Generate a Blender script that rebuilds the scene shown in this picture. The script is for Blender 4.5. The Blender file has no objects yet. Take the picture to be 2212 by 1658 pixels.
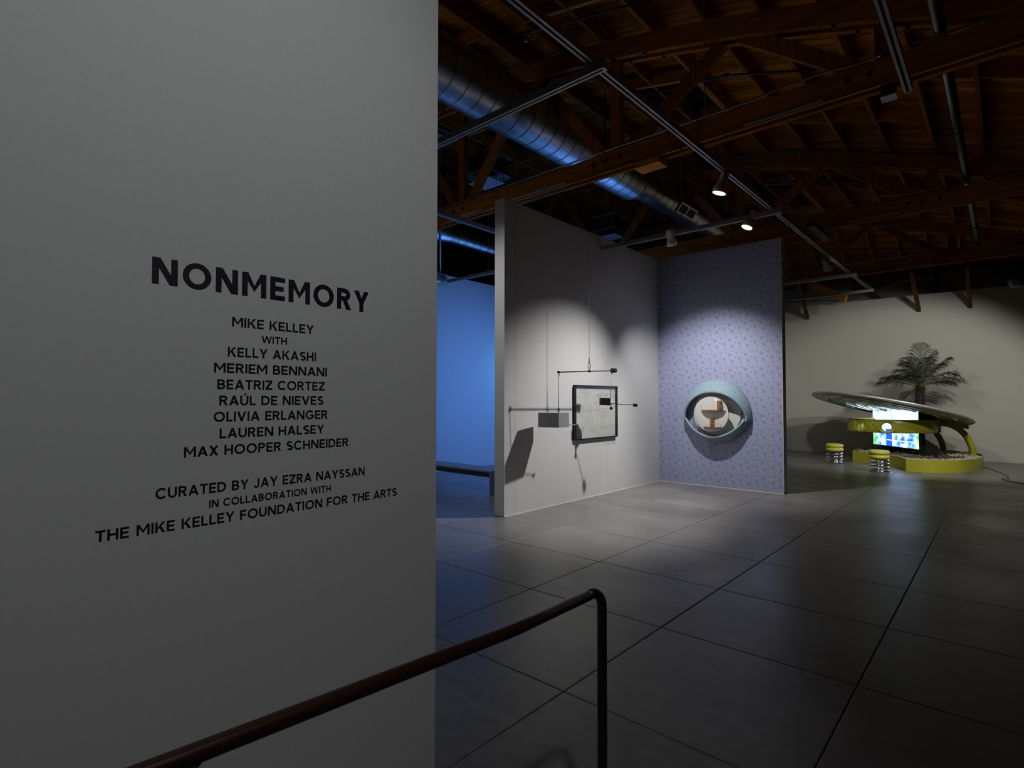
import bpy, bmesh, math, random
from mathutils import Vector, Matrix
random.seed(7)
sc = bpy.context.scene
COL = sc.collection
PI = math.pi
# ------------------------------------------------------------------ camera
YAW, PITCH, ROLL, FPX, EYE = 0.7287, 0.0280, 0.0007, 1194.54, 1.6
cam_d = bpy.data.cameras.new('camera'); cam = bpy.data.objects.new('camera', cam_d); COL.objects.link(cam)
cam_d.sensor_fit = 'HORIZONTAL'; cam_d.sensor_width = 36.0; cam_d.lens = FPX / 2212 * 36
cam_d.clip_start = 0.05; cam_d.clip_end = 200
Fv = Vector((-math.sin(YAW)*math.cos(PITCH), math.cos(YAW)*math.cos(PITCH), math.sin(PITCH)))
R0 = Vector((math.cos(YAW), math.sin(YAW), 0)); U0 = R0.cross(Fv)
Rv = R0*math.cos(ROLL) + U0*math.sin(ROLL); Uv = U0*math.cos(ROLL) - R0*math.sin(ROLL)
cam.matrix_world = Matrix.Translation((0, 0, EYE)) @ Matrix((Rv, Uv, -Fv)).transposed().to_4x4()
sc.camera = cam
def P(u, v, d):
    "the point d metres deep that the photograph shows at pixel (u, v)"
    return Vector((0, 0, EYE)) + (Fv + Rv*((u-1106)/FPX) - Uv*((v-829)/FPX))*d
def on_y(u, v, y):
    d = P(u, v, 1) - Vector((0, 0, EYE)); return Vector((0, 0, EYE)) + d*(y/d.y)
Fh = Vector((-math.sin(YAW), math.cos(YAW), 0))
def L(lat, dep, z):
    "a point given by metres to the right, metres ahead, height"
    p = R0*lat + Fh*dep; return Vector((p.x, p.y, z))
# ------------------------------------------------------------------ view, world
vs = sc.view_settings; sc.display_settings.display_device = 'sRGB'
vs.view_transform = 'Standard'; vs.look = 'None'; vs.gamma = 1.0; vs.use_curve_mapping = False
vs.exposure = 0.0
cy = sc.cycles
cy.use_denoising = True; cy.max_bounces = 7; cy.diffuse_bounces = 4; cy.glossy_bounces = 4
cy.transmission_bounces = 6; cy.transparent_max_bounces = 10
cy.caustics_reflective = False; cy.caustics_refractive = False; cy.sample_clamp_indirect = 6.0
w = bpy.data.worlds.new('world'); sc.world = w; w.use_nodes = True
w.node_tree.nodes['Background'].inputs[0].default_value = (0.6, 0.7, 1, 1)
w.node_tree.nodes['Background'].inputs[1].default_value = 0.0
# ------------------------------------------------------------------ lights
def aim(o, target):
    o.rotation_euler = (Vector(target) - o.location).to_track_quat('-Z', 'Y').to_euler()
def spot(name, loc, target, power, size, blend=0.5, color=(1, .97, .92), r=0.035):
    d = bpy.data.lights.new(name, 'SPOT'); d.energy = power; d.spot_size = math.radians(size); d.spot_blend = blend
    d.color = color; d.shadow_soft_size = r
    o = bpy.data.objects.new(name, d); COL.objects.link(o); o.location = loc; aim(o, target); return o
def area(name, loc, target, power, sx, sy, color, spread=180):
    d = bpy.data.lights.new(name, 'AREA'); d.energy = power; d.shape = 'RECTANGLE'; d.size = sx; d.size_y = sy
    d.color = color; d.spread = math.radians(spread)
    o = bpy.data.objects.new(name, d); COL.objects.link(o); o.location = loc; aim(o, target); return o
COOL = (1.0, .985, .97)
TR = 4.24                                                     # height of the lighting track
HEADS = {                                                     # lamp face position, aim
 'a': (Vector((-2.42, 6.28, 3.96)), Vector((-3.5, 5.9, 0.3))),
 'b': (Vector((-2.70, 8.02, 4.03)), Vector((-3.9, 6.9, 0.3))),
 'c': (Vector((-3.84, 8.06, 4.00)), Vector((-4.02, 10.0, .75))),
 'd': (Vector((-2.40, 11.45, 4.02)), Vector((-2.3, 18.0, 1.2)))}
spot('spot_light', HEADS['a'][0], HEADS['a'][1], 150, 44, .9, COOL)
spot('spot_light', HEADS['b'][0], (-5.0, 6.8, 0.25), 620, 78, .9, COOL, .06)
spot('spot_light', HEADS['c'][0], HEADS['c'][1], 380, 84, .9, COOL)
spot('spot_light', HEADS['d'][0], (-2.2, 17.2, .6), 165, 70, .4, (1, .97, .84), .09)
spot('spot_light', (0.75, 12.6, 4.2), (-2.4, 18.2, .6), 290, 72, .4, (1, .97, .87), .07)
spot('spot_light', (1.3, 9.6, 4.25), (-2.6, 18.6, .7), 400, 48, .5, (1, .975, .90), .07)  # added unseen lamp, softens the shadows on the far wall
# unseen, left of the title wall: a track lamp, then an added fill
spot('unseen_light', (-5.3, 3.5, 4.1), (-5.15, 5.8, 2.2), 85, 80, .9, COOL)
spot('unseen_light', (-6.2, 2.6, 4.1), (-9.4, 2.6, 1.6), 420, 100, .8, COOL)  # added to bounce off the white wall and fill the roof
# wash on the title wall from a track lamp behind and to the right of the camera
spot('wash_light', (0.55, 0.35, 4.2), (-1.6, 0.80, 1.75), 92, 78, 1.0, (.97, .985, 1), .12)
# the video room on the left
area('blue_screen_light', (-7.3, 13.2, 2.0), (-7.3, 6.0, .9), 90, 3.4, 2.2, (.11, .31, .95), 130)
area('blue_wash_light', (-5.8, 9.3, 3.6), (-9.4, 8.4, 1.0), 30, 1.2, 1.2, (.13, .32, .95), 110)
spot('cyan_glow_light', (-8.75, 10.85, 2.3), (-9.4, 10.7, 2.3), 26, 160, 1.0, (.10, .62, 1.0), .15)

# ------------------------------------------------------------------ materials
def mat(name, color, rough=.6, metal=0, spec=.5, var=None, coat=0):
    m = bpy.data.materials.new(name); m.use_nodes = True
    b = m.node_tree.nodes['Principled BSDF']
    b.inputs['Base Color'].default_value = (*color, 1); b.inputs['Roughness'].default_value = rough
    b.inputs['Metallic'].default_value = metal; b.inputs['Specular IOR Level'].default_value = spec
    b.inputs['Coat Weight'].default_value = coat
    nt = m.node_tree
    if var:                                                   # (scale, dark factor, stretch)
        scale, amount, stretch = var
        tc = nt.nodes.new('ShaderNodeTexCoord'); mp = nt.nodes.new('ShaderNodeMapping'); n = nt.nodes.new('ShaderNodeTexNoise')
        mp.inputs['Scale'].default_value = stretch; n.inputs['Scale'].default_value = scale; n.inputs['Detail'].default_value = 5
        r = nt.nodes.new('ShaderNodeMapRange'); r.inputs[1].default_value = .3; r.inputs[2].default_value = .7
        r.inputs[3].default_value = 1-amount; r.inputs[4].default_value = 1+amount*.5
        mx = nt.nodes.new('ShaderNodeVectorMath'); mx.operation = 'SCALE'; mx.inputs[0].default_value = color
        nt.links.new(tc.outputs['Object'], mp.inputs[0]); nt.links.new(mp.outputs[0], n.inputs[0])
        nt.links.new(n.outputs[0], r.inputs[0]); nt.links.new(r.outputs[0], mx.inputs['Scale']); nt.links.new(mx.outputs[0], b.inputs['Base Color'])
    return m
def emit(name, color, strength):
    m = bpy.data.materials.new(name); m.use_nodes = True
    b = m.node_tree.nodes['Principled BSDF']; b.inputs['Base Color'].default_value = (*color, 1)
    b.inputs['Emission Color'].default_value = (*color, 1); b.inputs['Emission Strength'].default_value = strength
    return m
def wood(name, color, stretch, rough=.65, per_object=.25, grain=.45):
    "grain along one axis, tone that differs from piece to piece"
    m = mat(name, color, .85, spec=.12); nt = m.node_tree; b = nt.nodes['Principled BSDF']
    tc = nt.nodes.new('ShaderNodeTexCoord'); mp = nt.nodes.new('ShaderNodeMapping'); n = nt.nodes.new('ShaderNodeTexNoise')
    oi = nt.nodes.new('ShaderNodeObjectInfo'); mp.inputs['Scale'].default_value = stretch
    n.inputs['Scale'].default_value = 3.0; n.inputs['Detail'].default_value = 6; n.inputs['Distortion'].default_value = .8
    ad = nt.nodes.new('ShaderNodeVectorMath'); ad.operation = 'ADD'
    sc_ = nt.nodes.new('ShaderNodeVectorMath'); sc_.operation = 'SCALE'; sc_.inputs[0].default_value = (37, 19, 11)
    nt.links.new(oi.outputs['Random'], sc_.inputs['Scale']); nt.links.new(tc.outputs['Object'], ad.inputs[0]); nt.links.new(sc_.outputs[0], ad.inputs[1])
    nt.links.new(ad.outputs[0], mp.inputs[0]); nt.links.new(mp.outputs[0], n.inputs[0])
    r = nt.nodes.new('ShaderNodeMapRange'); r.inputs[1].default_value = .3; r.inputs[2].default_value = .7
    r.inputs[3].default_value = 1-grain; r.inputs[4].default_value = 1+grain*.6
    nt.links.new(n.outputs[0], r.inputs[0])
    r2 = nt.nodes.new('ShaderNodeMapRange'); r2.inputs[3].default_value = 1-per_object; r2.inputs[4].default_value = 1+per_object
    nt.links.new(oi.outputs['Random'], r2.inputs[0])
    mu = nt.nodes.new('ShaderNodeMath'); mu.operation = 'MULTIPLY'; nt.links.new(r.outputs[0], mu.inputs[0]); nt.links.new(r2.outputs[0], mu.inputs[1])
    mx = nt.nodes.new('ShaderNodeVectorMath'); mx.operation = 'SCALE'; mx.inputs[0].default_value = color
    nt.links.new(mu.outputs[0], mx.inputs['Scale']); nt.links.new(mx.outputs[0], b.inputs['Base Color'])
    return m
M = {}
M['wall'] = mat('white_wall_paint', (.62, .62, .62), .75, var=(60, .03, (1, 1, 1)))
M['wall_far'] = mat('far_wall_paint', (.60, .59, .545), .75, var=(.6, .05, (1, 1, 1)))
M['wall_blue'] = mat('video_room_wall_paint', (.62, .63, .66), .7)
M['recess'] = mat('grey_plaster', (.55, .54, .50), .85, var=(2, .25, (1, 1, 4)))
M['dark'] = mat('dark_void', (.012, .011, .010), .9)
M['joint'] = mat('floor_joint', (.05, .048, .045), .9)
M['vinyl'] = mat('black_vinyl', (.012, .012, .018), .45)
M['timber'] = wood('truss_timber', (.42, .145, .018), (.35, 6, 6))
M['timber_y'] = wood('joist_timber', (.46, .165, .018), (8, .25, 6))
M['timber_z'] = wood('upright_timber', (.38, .13, .017), (8, 8, .35))
M['newwood'] = wood('pale_new_lumber', (.60, .28, .07), (3, 3, 3), grain=.2)
M['old_timber'] = wood('old_dark_timber', (.13, .055, .016), (6, 1, 6))
M['deck'] = wood('roof_deck_wood', (.44, .145, .015), (.5, 9, 3), per_object=.45)
M['steel'] = mat('galvanised_steel', (.50, .50, .50), .34, 1, var=(5, .22, (1, .7, 1)))
M['steel_dark'] = mat('dark_steel', (.18, .18, .17), .35, 1)
M['track'] = mat('silver_track_metal', (.34, .34, .35), .42, .35)
M['slot'] = mat('black_plastic', (.012, .012, .012), .6)
M['lamp'] = mat('white_lamp_enamel', (.78, .78, .77), .45)
M['bulb'] = emit('lamp_glass', (1, .99, .96), 14)
M['conduit'] = mat('grey_conduit_metal', (.40, .40, .42), .35, .8)
M['pipe'] = mat('black_iron_pipe', (.045, .045, .05), .4, .3)
M['rail'] = mat('brown_bronze_rail', (.036, .012, .006), .36, .2)
M['rail_black'] = mat('black_painted_steel', (.010, .010, .009), .35)
M['chrome'] = mat('polished_chrome', (.78, .78, .80), .12, 1)
M['dishmetal'] = mat('brushed_dish_rim', (.66, .66, .68), .38, .6)
M['yellow'] = mat('chartreuse_gloss_paint', (.47, .46, .045), .32)
M['yellow_vinyl'] = mat('yellow_vinyl_cushion', (.66, .66, .11), .34)
M['panel'] = mat('pale_green_dish_panel', (.60, .62, .33), .3)
M['black'] = mat('matte_black', (.008, .008, .009), .6)
M['soil'] = mat('brown_gravel_soil', (.11, .075, .048), .95, var=(30, .6, (1, 1, 1)))
M['pebble'] = mat('white_pebble', (.52, .48, .40), .8)
M['rock'] = mat('brown_rock', (.16, .12, .08), .9)
M['trunk'] = mat('shaggy_palm_trunk', (.045, .032, .018), .9, var=(25, .6, (1, 1, 1)))
M['frond'] = mat('dark_green_frond', (.018, .030, .010), .55)
M['stem'] = mat('pale_green_stem', (.10, .12, .045), .6)
M['glass'] = None
M['mobile'] = mat('brushed_grey_steel', (.30, .31, .335), .5, .2, var=(9, .15, (1, 1, 6)))
M['gunmetal'] = mat('blackened_metal', (.03, .032, .034), .38, .6)
M['paper'] = mat('aged_white_paper', (.80, .775, .73), .8, var=(5, .06, (1, 1, 1)))
M['ink'] = mat('pencil_and_ink', (.05, .05, .06), .8)
M['red_ink'] = mat('red_pencil', (.50, .09, .12), .8)
M['frame'] = mat('black_lacquer_frame', (.012, .012, .013), .35)
M['walnut'] = mat('warm_wood', (.36, .17, .055), .5, var=(12, .25, (1, 1, .2)))
M['white'] = mat('white_card', (.80, .78, .74), .6)
M['bench'] = mat('grey_bench_paint', (.17, .18, .20), .45)
M['plate'] = mat('pale_plate', (.42, .45, .44), .5)
M['projector'] = mat('pale_projector_case', (.50, .51, .56), .5)
M['green'] = emit('green_indicator', (.12, .50, .02), .35)
M['cable'] = mat('olive_cable', (.12, .11, .03), .6)
M['skyglass'] = mat('blue_black_skylight', (.006, .012, .016), .12)
M['cord'] = mat('black_cord', (.01, .01, .01), .6)

# floor: polished concrete with scuffs, stains and pits; tone differs from slab to slab
m = mat('polished_concrete', (.2, .2, .2), .4); M['concrete'] = m; nt = m.node_tree; b = nt.nodes['Principled BSDF']
N = nt.nodes.new; LK = nt.links.new
tc = N('ShaderNodeTexCoord'); oi = N('ShaderNodeObjectInfo')
geo = N('ShaderNodeNewGeometry')
n1 = N('ShaderNodeTexNoise'); n1.inputs['Scale'].default_value = .9; n1.inputs['Detail'].default_value = 8; n1.inputs['Roughness'].default_value = .65
n2 = N('ShaderNodeTexNoise'); n2.inputs['Scale'].default_value = 14; n2.inputs['Detail'].default_value = 6
mp = N('ShaderNodeMapping'); mp.inputs['Scale'].default_value = (.5, 7, 1); mp.inputs['Rotation'].default_value = (0, 0, .5)
n3 = N('ShaderNodeTexNoise'); n3.inputs['Scale'].default_value = 1.6; n3.inputs['Detail'].default_value = 7; n3.inputs['Roughness'].default_value = .7
vo = N('ShaderNodeTexVoronoi'); vo.inputs['Scale'].default_value = 6.0
for t in (n1, n2, vo): LK(geo.outputs['Position'], t.inputs['Vector'])
LK(geo.outputs['Position'], mp.inputs[0]); LK(mp.outputs[0], n3.inputs['Vector'])
def mr(src, a, b_, c, d):
    r = N('ShaderNodeMapRange'); LK(src, r.inputs[0]); r.inputs[1].default_value = a; r.inputs[2].default_value = b_
    r.inputs[3].default_value = c; r.inputs[4].default_value = d; return r.outputs[0]
def mul(a, b_):
    r = N('ShaderNodeMath'); r.operation = 'MULTIPLY'; LK(a, r.inputs[0]); LK(b_, r.inputs[1]); return r.outputs[0]
v = mul(mr(n1.outputs[0], .3, .7, .72, 1.2), mr(n2.outputs[0], .3, .7, .9, 1.08))
v = mul(v, mr(n3.outputs[0], .35, .7, .86, 1.12)); v = mul(v, mr(oi.outputs['Random'], 0, 1, .88, 1.1))
pit = mr(vo.outputs['Distance'], .03, .05, .35, 1.0)
v = mul(v, pit)
sm = N('ShaderNodeVectorMath'); sm.operation = 'SCALE'; sm.inputs[0].default_value = (.205, .195, .185); LK(v, sm.inputs['Scale'])
LK(sm.outputs[0], b.inputs['Base Color']); LK(mr(n1.outputs[0], .3, .7, .26, .42), b.inputs['Roughness'])
bp = N('ShaderNodeBump'); bp.inputs['Strength'].default_value = .06; bp.inputs['Distance'].default_value = .01
LK(n3.outputs[0], bp.inputs['Height']); LK(bp.outputs[0], b.inputs['Normal'])

# printed floral wallpaper: a repeat of round blossoms, clusters of petals and small sprigs
def floral(name, paper, ink, tile, coord='pos'):
    m = mat(name, paper, .6); nt = m.node_tree; b = nt.nodes['Principled BSDF']; N = nt.nodes.new; LK = nt.links.new
    g = N('ShaderNodeNewGeometry') if coord == 'pos' else N('ShaderNodeTexCoord')
    s = N('ShaderNodeSeparateXYZ'); LK(g.outputs['Position' if coord == 'pos' else 'Object'], s.inputs[0])
    def math_(op, a, b_=None):
        n = N('ShaderNodeMath'); n.operation = op
        for i, q in enumerate((a, b_)):
            if q is None: continue
            if isinstance(q, (int, float)): n.inputs[i].default_value = q
            else: LK(q, n.inputs[i])
        return n.outputs[0]
    fx = math_('FRACT', math_('MULTIPLY', math_('ADD', s.outputs[0], 50), 1/tile)); fz = math_('FRACT', math_('MULTIPLY', math_('ADD', s.outputs[2], 50), 1/tile))
    cb = N('ShaderNodeCombineXYZ'); LK(fx, cb.inputs[0]); LK(fz, cb.inputs[1])
    nz = N('ShaderNodeTexNoise'); nz.inputs['Scale'].default_value = 30; LK(cb.outputs[0], nz.inputs['Vector'])
    wob = math_('MULTIPLY', math_('SUBTRACT', nz.outputs[0], .5), .13)
    total = None
    for cx, cz, r in ((.30, .26, .120), (.17, .68, .115), (.60, .82, .075), (.80, .42, .105), (.52, .50, .065), (.86, .12, .06), (.90, .82, .06), (.40, .93, .05)):
        dx = math_('SUBTRACT', fx, cx); dz = math_('SUBTRACT', fz, cz)
        d = math_('SQRT', math_('ADD', math_('MULTIPLY', dx, dx), math_('MULTIPLY', dz, dz)))
        q = math_('LESS_THAN', math_('ADD', d, wob), r)
        total = q if total is None else math_('MAXIMUM', total, q)
    vo = N('ShaderNodeTexVoronoi'); vo.inputs['Scale'].default_value = 19; vo.inputs['Randomness'].default_value = 1; LK(cb.outputs[0], vo.inputs['Vector'])
    n5 = N('ShaderNodeTexNoise'); n5.inputs['Scale'].default_value = 3.2; LK(cb.outputs[0], n5.inputs['Vector'])
    sprig = math_('MULTIPLY', math_('LESS_THAN', vo.outputs['Distance'], .38), math_('GREATER_THAN', n5.outputs[0], .36))
    total = math_('MAXIMUM', total, math_('MULTIPLY', sprig, .85))
    mx = N('ShaderNodeMix'); mx.data_type = 'RGBA'; LK(total, mx.inputs[0]); mx.inputs[6].default_value = (*paper, 1); mx.inputs[7].default_value = (*ink, 1)
    LK(mx.outputs[2], b.inputs['Base Color']); return m
M['paper_wall'] = floral('floral_wallpaper', (.36, .36, .52), (.225, .27, .445), .272)
M['paper_lid'] = floral('floral_eyelid_fabric', (.31, .42, .455), (.16, .26, .36), .10)

# clear acrylic
m = bpy.data.materials.new('clear_acrylic'); m.use_nodes = True; nt = m.node_tree; nt.nodes.clear()
o_ = nt.nodes.new('ShaderNodeOutputMaterial'); t_ = nt.nodes.new('ShaderNodeBsdfTransparent'); g_ = nt.nodes.new('ShaderNodeBsdfGlossy')
g_.inputs['Roughness'].default_value = .03; mx = nt.nodes.new('ShaderNodeMixShader'); lw = nt.nodes.new('ShaderNodeLayerWeight'); lw.inputs[0].default_value = .5; pw = nt.nodes.new('ShaderNodeMath'); pw.operation = 'POWER'; pw.inputs[1].default_value = 4; nt.links.new(lw.outputs['Facing'], pw.inputs[0]); fr = nt.nodes.new('ShaderNodeMapRange'); fr.inputs[3].default_value = .035; fr.inputs[4].default_value = .8; nt.links.new(pw.outputs[0], fr.inputs[0])
t_.inputs[0].default_value = (.94, .95, .95, 1)
nt.links.new(fr.outputs[0], mx.inputs[0]); nt.links.new(t_.outputs[0], mx.inputs[1]); nt.links.new(g_.outputs[0], mx.inputs[2]); nt.links.new(mx.outputs[0], o_.inputs[0])
M['glass'] = m

# video picture on the monitor: pale sky and trees above, a lawn with blue shapes below, a subtitle
m = bpy.data.materials.new('monitor_picture'); m.use_nodes = True; nt = m.node_tree; N = nt.nodes.new; LK = nt.links.new
b = nt.nodes['Principled BSDF']; b.inputs['Base Color'].default_value = (.01, .01, .01, 1); b.inputs['Roughness'].default_value = .3
tc = N('ShaderNodeTexCoord'); sp = N('ShaderNodeSeparateXYZ'); LK(tc.outputs['Object'], sp.inputs[0])
def ramp(src, stops, interp='LINEAR'):
    r = N('ShaderNodeValToRGB'); r.color_ramp.interpolation = interp
    while len(r.color_ramp.elements) < len(stops): r.color_ramp.elements.new(.5)
    for e, (p, c) in zip(r.color_ramp.elements, stops): e.position = p; e.color = (*c, 1)
    if src is not None: LK(src, r.inputs[0])
    return r.outputs[0]
mpx = N('ShaderNodeMapping'); mpx.inputs['Scale'].default_value = (5.0, 1, 1.0); LK(tc.outputs['Object'], mpx.inputs[0])
nn = N('ShaderNodeTexNoise'); nn.inputs['Scale'].default_value = 1.5; nn.inputs['Detail'].default_value = 3; LK(mpx.outputs[0], nn.inputs['Vector'])
trees = ramp(nn.outputs[0], [(.30, (.10, .30, .85)), (.42, (.35, .60, 1.0)), (.50, (.85, .93, 1.0)), (.7, (1, 1, 1))])
n2 = N('ShaderNodeTexNoise'); n2.inputs['Scale'].default_value = 4.5; n2.inputs['Detail'].default_value = 4; LK(tc.outputs['Object'], n2.inputs['Vector'])
low = ramp(n2.outputs[0], [(.30, (.01, .03, .30)), (.42, (.03, .12, .60)), (.52, (.25, .45, .95)), (.62, (.75, .85, 1))])
lawn = ramp(n2.outputs[0], [(.3, (.01, .14, .12)), (.5, (.10, .42, .12)), (.68, (.55, .85, .50))])
def mixc(f, a, b_):
    x = N('ShaderNodeMix'); x.data_type = 'RGBA'
    if isinstance(f, float): x.inputs[0].default_value = f
    else: LK(f, x.inputs[0])
    for i, q in ((6, a), (7, b_)):
        if isinstance(q, tuple): x.inputs[i].default_value = (*q, 1)
        else: LK(q, x.inputs[i])
    return x.outputs[2]
def mth(op, a, b_):
    n = N('ShaderNodeMath'); n.operation = op
    for i, q in enumerate((a, b_)):
        if isinstance(q, (int, float)): n.inputs[i].default_value = q
        else: LK(q, n.inputs[i])
    return n.outputs[0]
def smooth(src, a, b_):
    r = N('ShaderNodeMapRange'); r.interpolation_type = 'SMOOTHSTEP'; r.inputs[1].default_value = a; r.inputs[2].default_value = b_; LK(src, r.inputs[0]); return r.outputs[0]
side = mth('SUBTRACT', mth('ABSOLUTE', sp.outputs[0], 0), mth('MULTIPLY', sp.outputs[2], .45))
lawnmask = smooth(side, .66, .92)
lower = mixc(lawnmask, low, lawn)
trunk_l = mth('LESS_THAN', mth('ABSOLUTE', mth('ADD', sp.outputs[0], .36), 0), .055)
navy = mth('MULTIPLY', mth('LESS_THAN', mth('ABSOLUTE', mth('ADD', sp.outputs[0], .20), 0), .11), mth('LESS_THAN', sp.outputs[2], -.02))
img = mixc(smooth(sp.outputs[2], -.16, .06), lower, trees)
img = mixc(mth('MULTIPLY', trunk_l, .8), img, (.16, .38, .85))
img = mixc(navy, img, (.01, .06, .38))
sub = mth('MULTIPLY', mth('LESS_THAN', mth('ABSOLUTE', mth('ADD', sp.outputs[2], .30), 0), .008), mth('LESS_THAN', mth('ABSOLUTE', mth('SUBTRACT', sp.outputs[0], .18), 0), .46))
img = mixc(sub, img, (1, 1, 1))
LK(img, b.inputs['Emission Color']); b.inputs['Emission Strength'].default_value = 2.6
M['screen'] = m

# ------------------------------------------------------------------ helpers
def tag(o, label=None, cat=None, group=None, kind=None):
    if label: o['label'] = label
    if cat: o['category'] = cat
    if group: o['group'] = group
    if kind: o['kind'] = kind
    return o
def thing(name, label, cat, loc=(0, 0, 0), group=None):
    o = bpy.data.objects.new(name, None); COL.objects.link(o); o.location = loc; o.empty_display_size = .1
    return tag(o, label, cat, group)
def obj(name, bm, material, parent=None, smooth=False, auto=None):
    me = bpy.data.meshes.new(name)
    if len(bm.faces): bmesh.ops.recalc_face_normals(bm, faces=bm.faces)
    bm.to_mesh(me); bm.free()
    me.materials.append(M[material] if isinstance(material, str) else material)
    if smooth:
        for p in me.polygons: p.use_smooth = True
    o = bpy.data.objects.new(name, me); COL.objects.link(o)
    if parent:
        o.parent = parent
        o.matrix_parent_inverse = Matrix.Translation(parent.location).inverted() if parent.parent is None else Matrix()
        if parent.parent is None: pass
    return o
def sub(name, bm, material, part, smooth=False):
    "a sub-part: child of a part whose own frame is the world"
    o = obj(name, bm, material, None, smooth); o.parent = part; return o
def base_origin(o):
    "moves the origin of a single-mesh object to the middle of its base"
    vs_ = [v.co for v in o.data.vertices]
    c = Vector(((min(v.x for v in vs_)+max(v.x for v in vs_))/2, (min(v.y for v in vs_)+max(v.y for v in vs_))/2, min(v.z for v in vs_)))
    o.data.transform(Matrix.Translation(-c)); o.location = o.location + c; return o
B = bmesh.new
def box(bm, x0, x1, y0, y1, z0, z1, mtx=None):
    vs_ = [bm.verts.new((x, y, z)) for x in (x0, x1) for y in (y0, y1) for z in (z0, z1)]
    if mtx is not None:
        for v in vs_: v.co = mtx @ v.co
    for f in ((0, 1, 3, 2), (4, 6, 7, 5), (0, 4, 5, 1), (2, 3, 7, 6), (0, 2, 6, 4), (1, 5, 7, 3)):
        bm.faces.new([vs_[i] for i in f])
    return bm
def beam(bm, a, b_, wd, ht, up=(0, 0, 1)):
    "a bar of rectangular section from a to b_; wd sideways, ht along up"
    a = Vector(a); b_ = Vector(b_); d = (b_-a).normalized(); s = d.cross(Vector(up))
    if s.length < 1e-5: s = d.cross(Vector((1, 0, 0)))
    s.normalize(); u = s.cross(d).normalized()
    q = [[bm.verts.new(p + s*(i*wd/2) + u*(j*ht/2)) for i, j in ((-1, -1), (1, -1), (1, 1), (-1, 1))] for p in (a, b_)]
    bm.faces.new(q[0][::-1]); bm.faces.new(q[1])
    for i in range(4): bm.faces.new([q[0][i], q[0][(i+1) % 4], q[1][(i+1) % 4], q[1][i]])
    return bm
def frames(pts, closed=False):
    n = len(pts); out = []; up = None
    for i in range(n):
        if closed: t = (pts[(i+1) % n] - pts[i-1]).normalized()
        else: t = (pts[min(i+1, n-1)] - pts[max(i-1, 0)]).normalized()
        if up is None:
            up = Vector((0, 0, 1)) if abs(t.z) < .9 else Vector((1, 0, 0))
        s = t.cross(up).normalized(); up = s.cross(t).normalized(); out.append((s, up))
    return out
def tube(bm, pts, r, seg=10, closed=False, caps=True):
    pts = [Vector(p) for p in pts]; fr_ = frames(pts, closed); rings = []
    for i, (p, (s, u)) in enumerate(zip(pts, fr_)):
        rr = r(i/(len(pts)-1)) if callable(r) else r
        rings.append([bm.verts.new(p + s*math.cos(2*PI*k/seg)*rr + u*math.sin(2*PI*k/seg)*rr) for k in range(seg)])
    m_ = len(rings)
    for i in range(m_ if closed else m_-1):
        A, C_ = rings[i], rings[(i+1) % m_]
        for k in range(seg): bm.faces.new([A[k], A[(k+1) % seg], C_[(k+1) % seg], C_[k]])
    if caps and not closed: bm.faces.new(rings[0][::-1]); bm.faces.new(rings[-1])
    return bm
def lathe(bm, prof, mtx=None, seg=32, closed=False):
    "prof: (radius, height) pairs, turned about local z"
    rings = []
    for r, z in prof:
        if r < 1e-6: ring = [bm.verts.new((0, 0, z))]
        else: ring = [bm.verts.new((r*math.cos(2*PI*k/seg), r*math.sin(2*PI*k/seg), z)) for k in range(seg)]
        rings.append(ring)
    if mtx is not None:
        for ring in rings:
            for v in ring: v.co = mtx @ v.co
    n = len(rings)
    for i in range(n if closed else n-1):
        A, C_ = rings[i], rings[(i+1) % n]
        for k in range(seg):
            k2 = (k+1) % seg
            if len(A) == 1 and len(C_) == 1: continue
            if len(A) == 1: bm.faces.new([A[0], C_[k2], C_[k]])
            elif len(C_) == 1: bm.faces.new([A[k], A[k2], C_[0]])
            else: bm.faces.new([A[k], A[k2], C_[k2], C_[k]])
    return bm
def orient(loc, zdir, xdir=None):
    z = Vector(zdir).normalized()
    x = Vector(xdir) if xdir is not None else (Vector((1, 0, 0)) if abs(z.x) < .9 else Vector((0, 1, 0)))
    y = z.cross(x).normalized(); x = y.cross(z).normalized()
    return Matrix.Translation(loc) @ Matrix((x, y, z)).transposed().to_4x4()
def arc(a0, a1, n): return [a0 + (a1-a0)*i/n for i in range(n+1)]
def copy_thing(root, offset):
    "a copy of a thing with copies of its parts and sub-parts"
    r = root.copy(); COL.objects.link(r); r.location = root.location + Vector(offset)
    for c in list(root.children):
        c2 = c.copy(); COL.objects.link(c2); c2.parent = r
        for g in list(c.children):
            g2 = g.copy(); COL.objects.link(g2); g2.parent = c2
    return r

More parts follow.
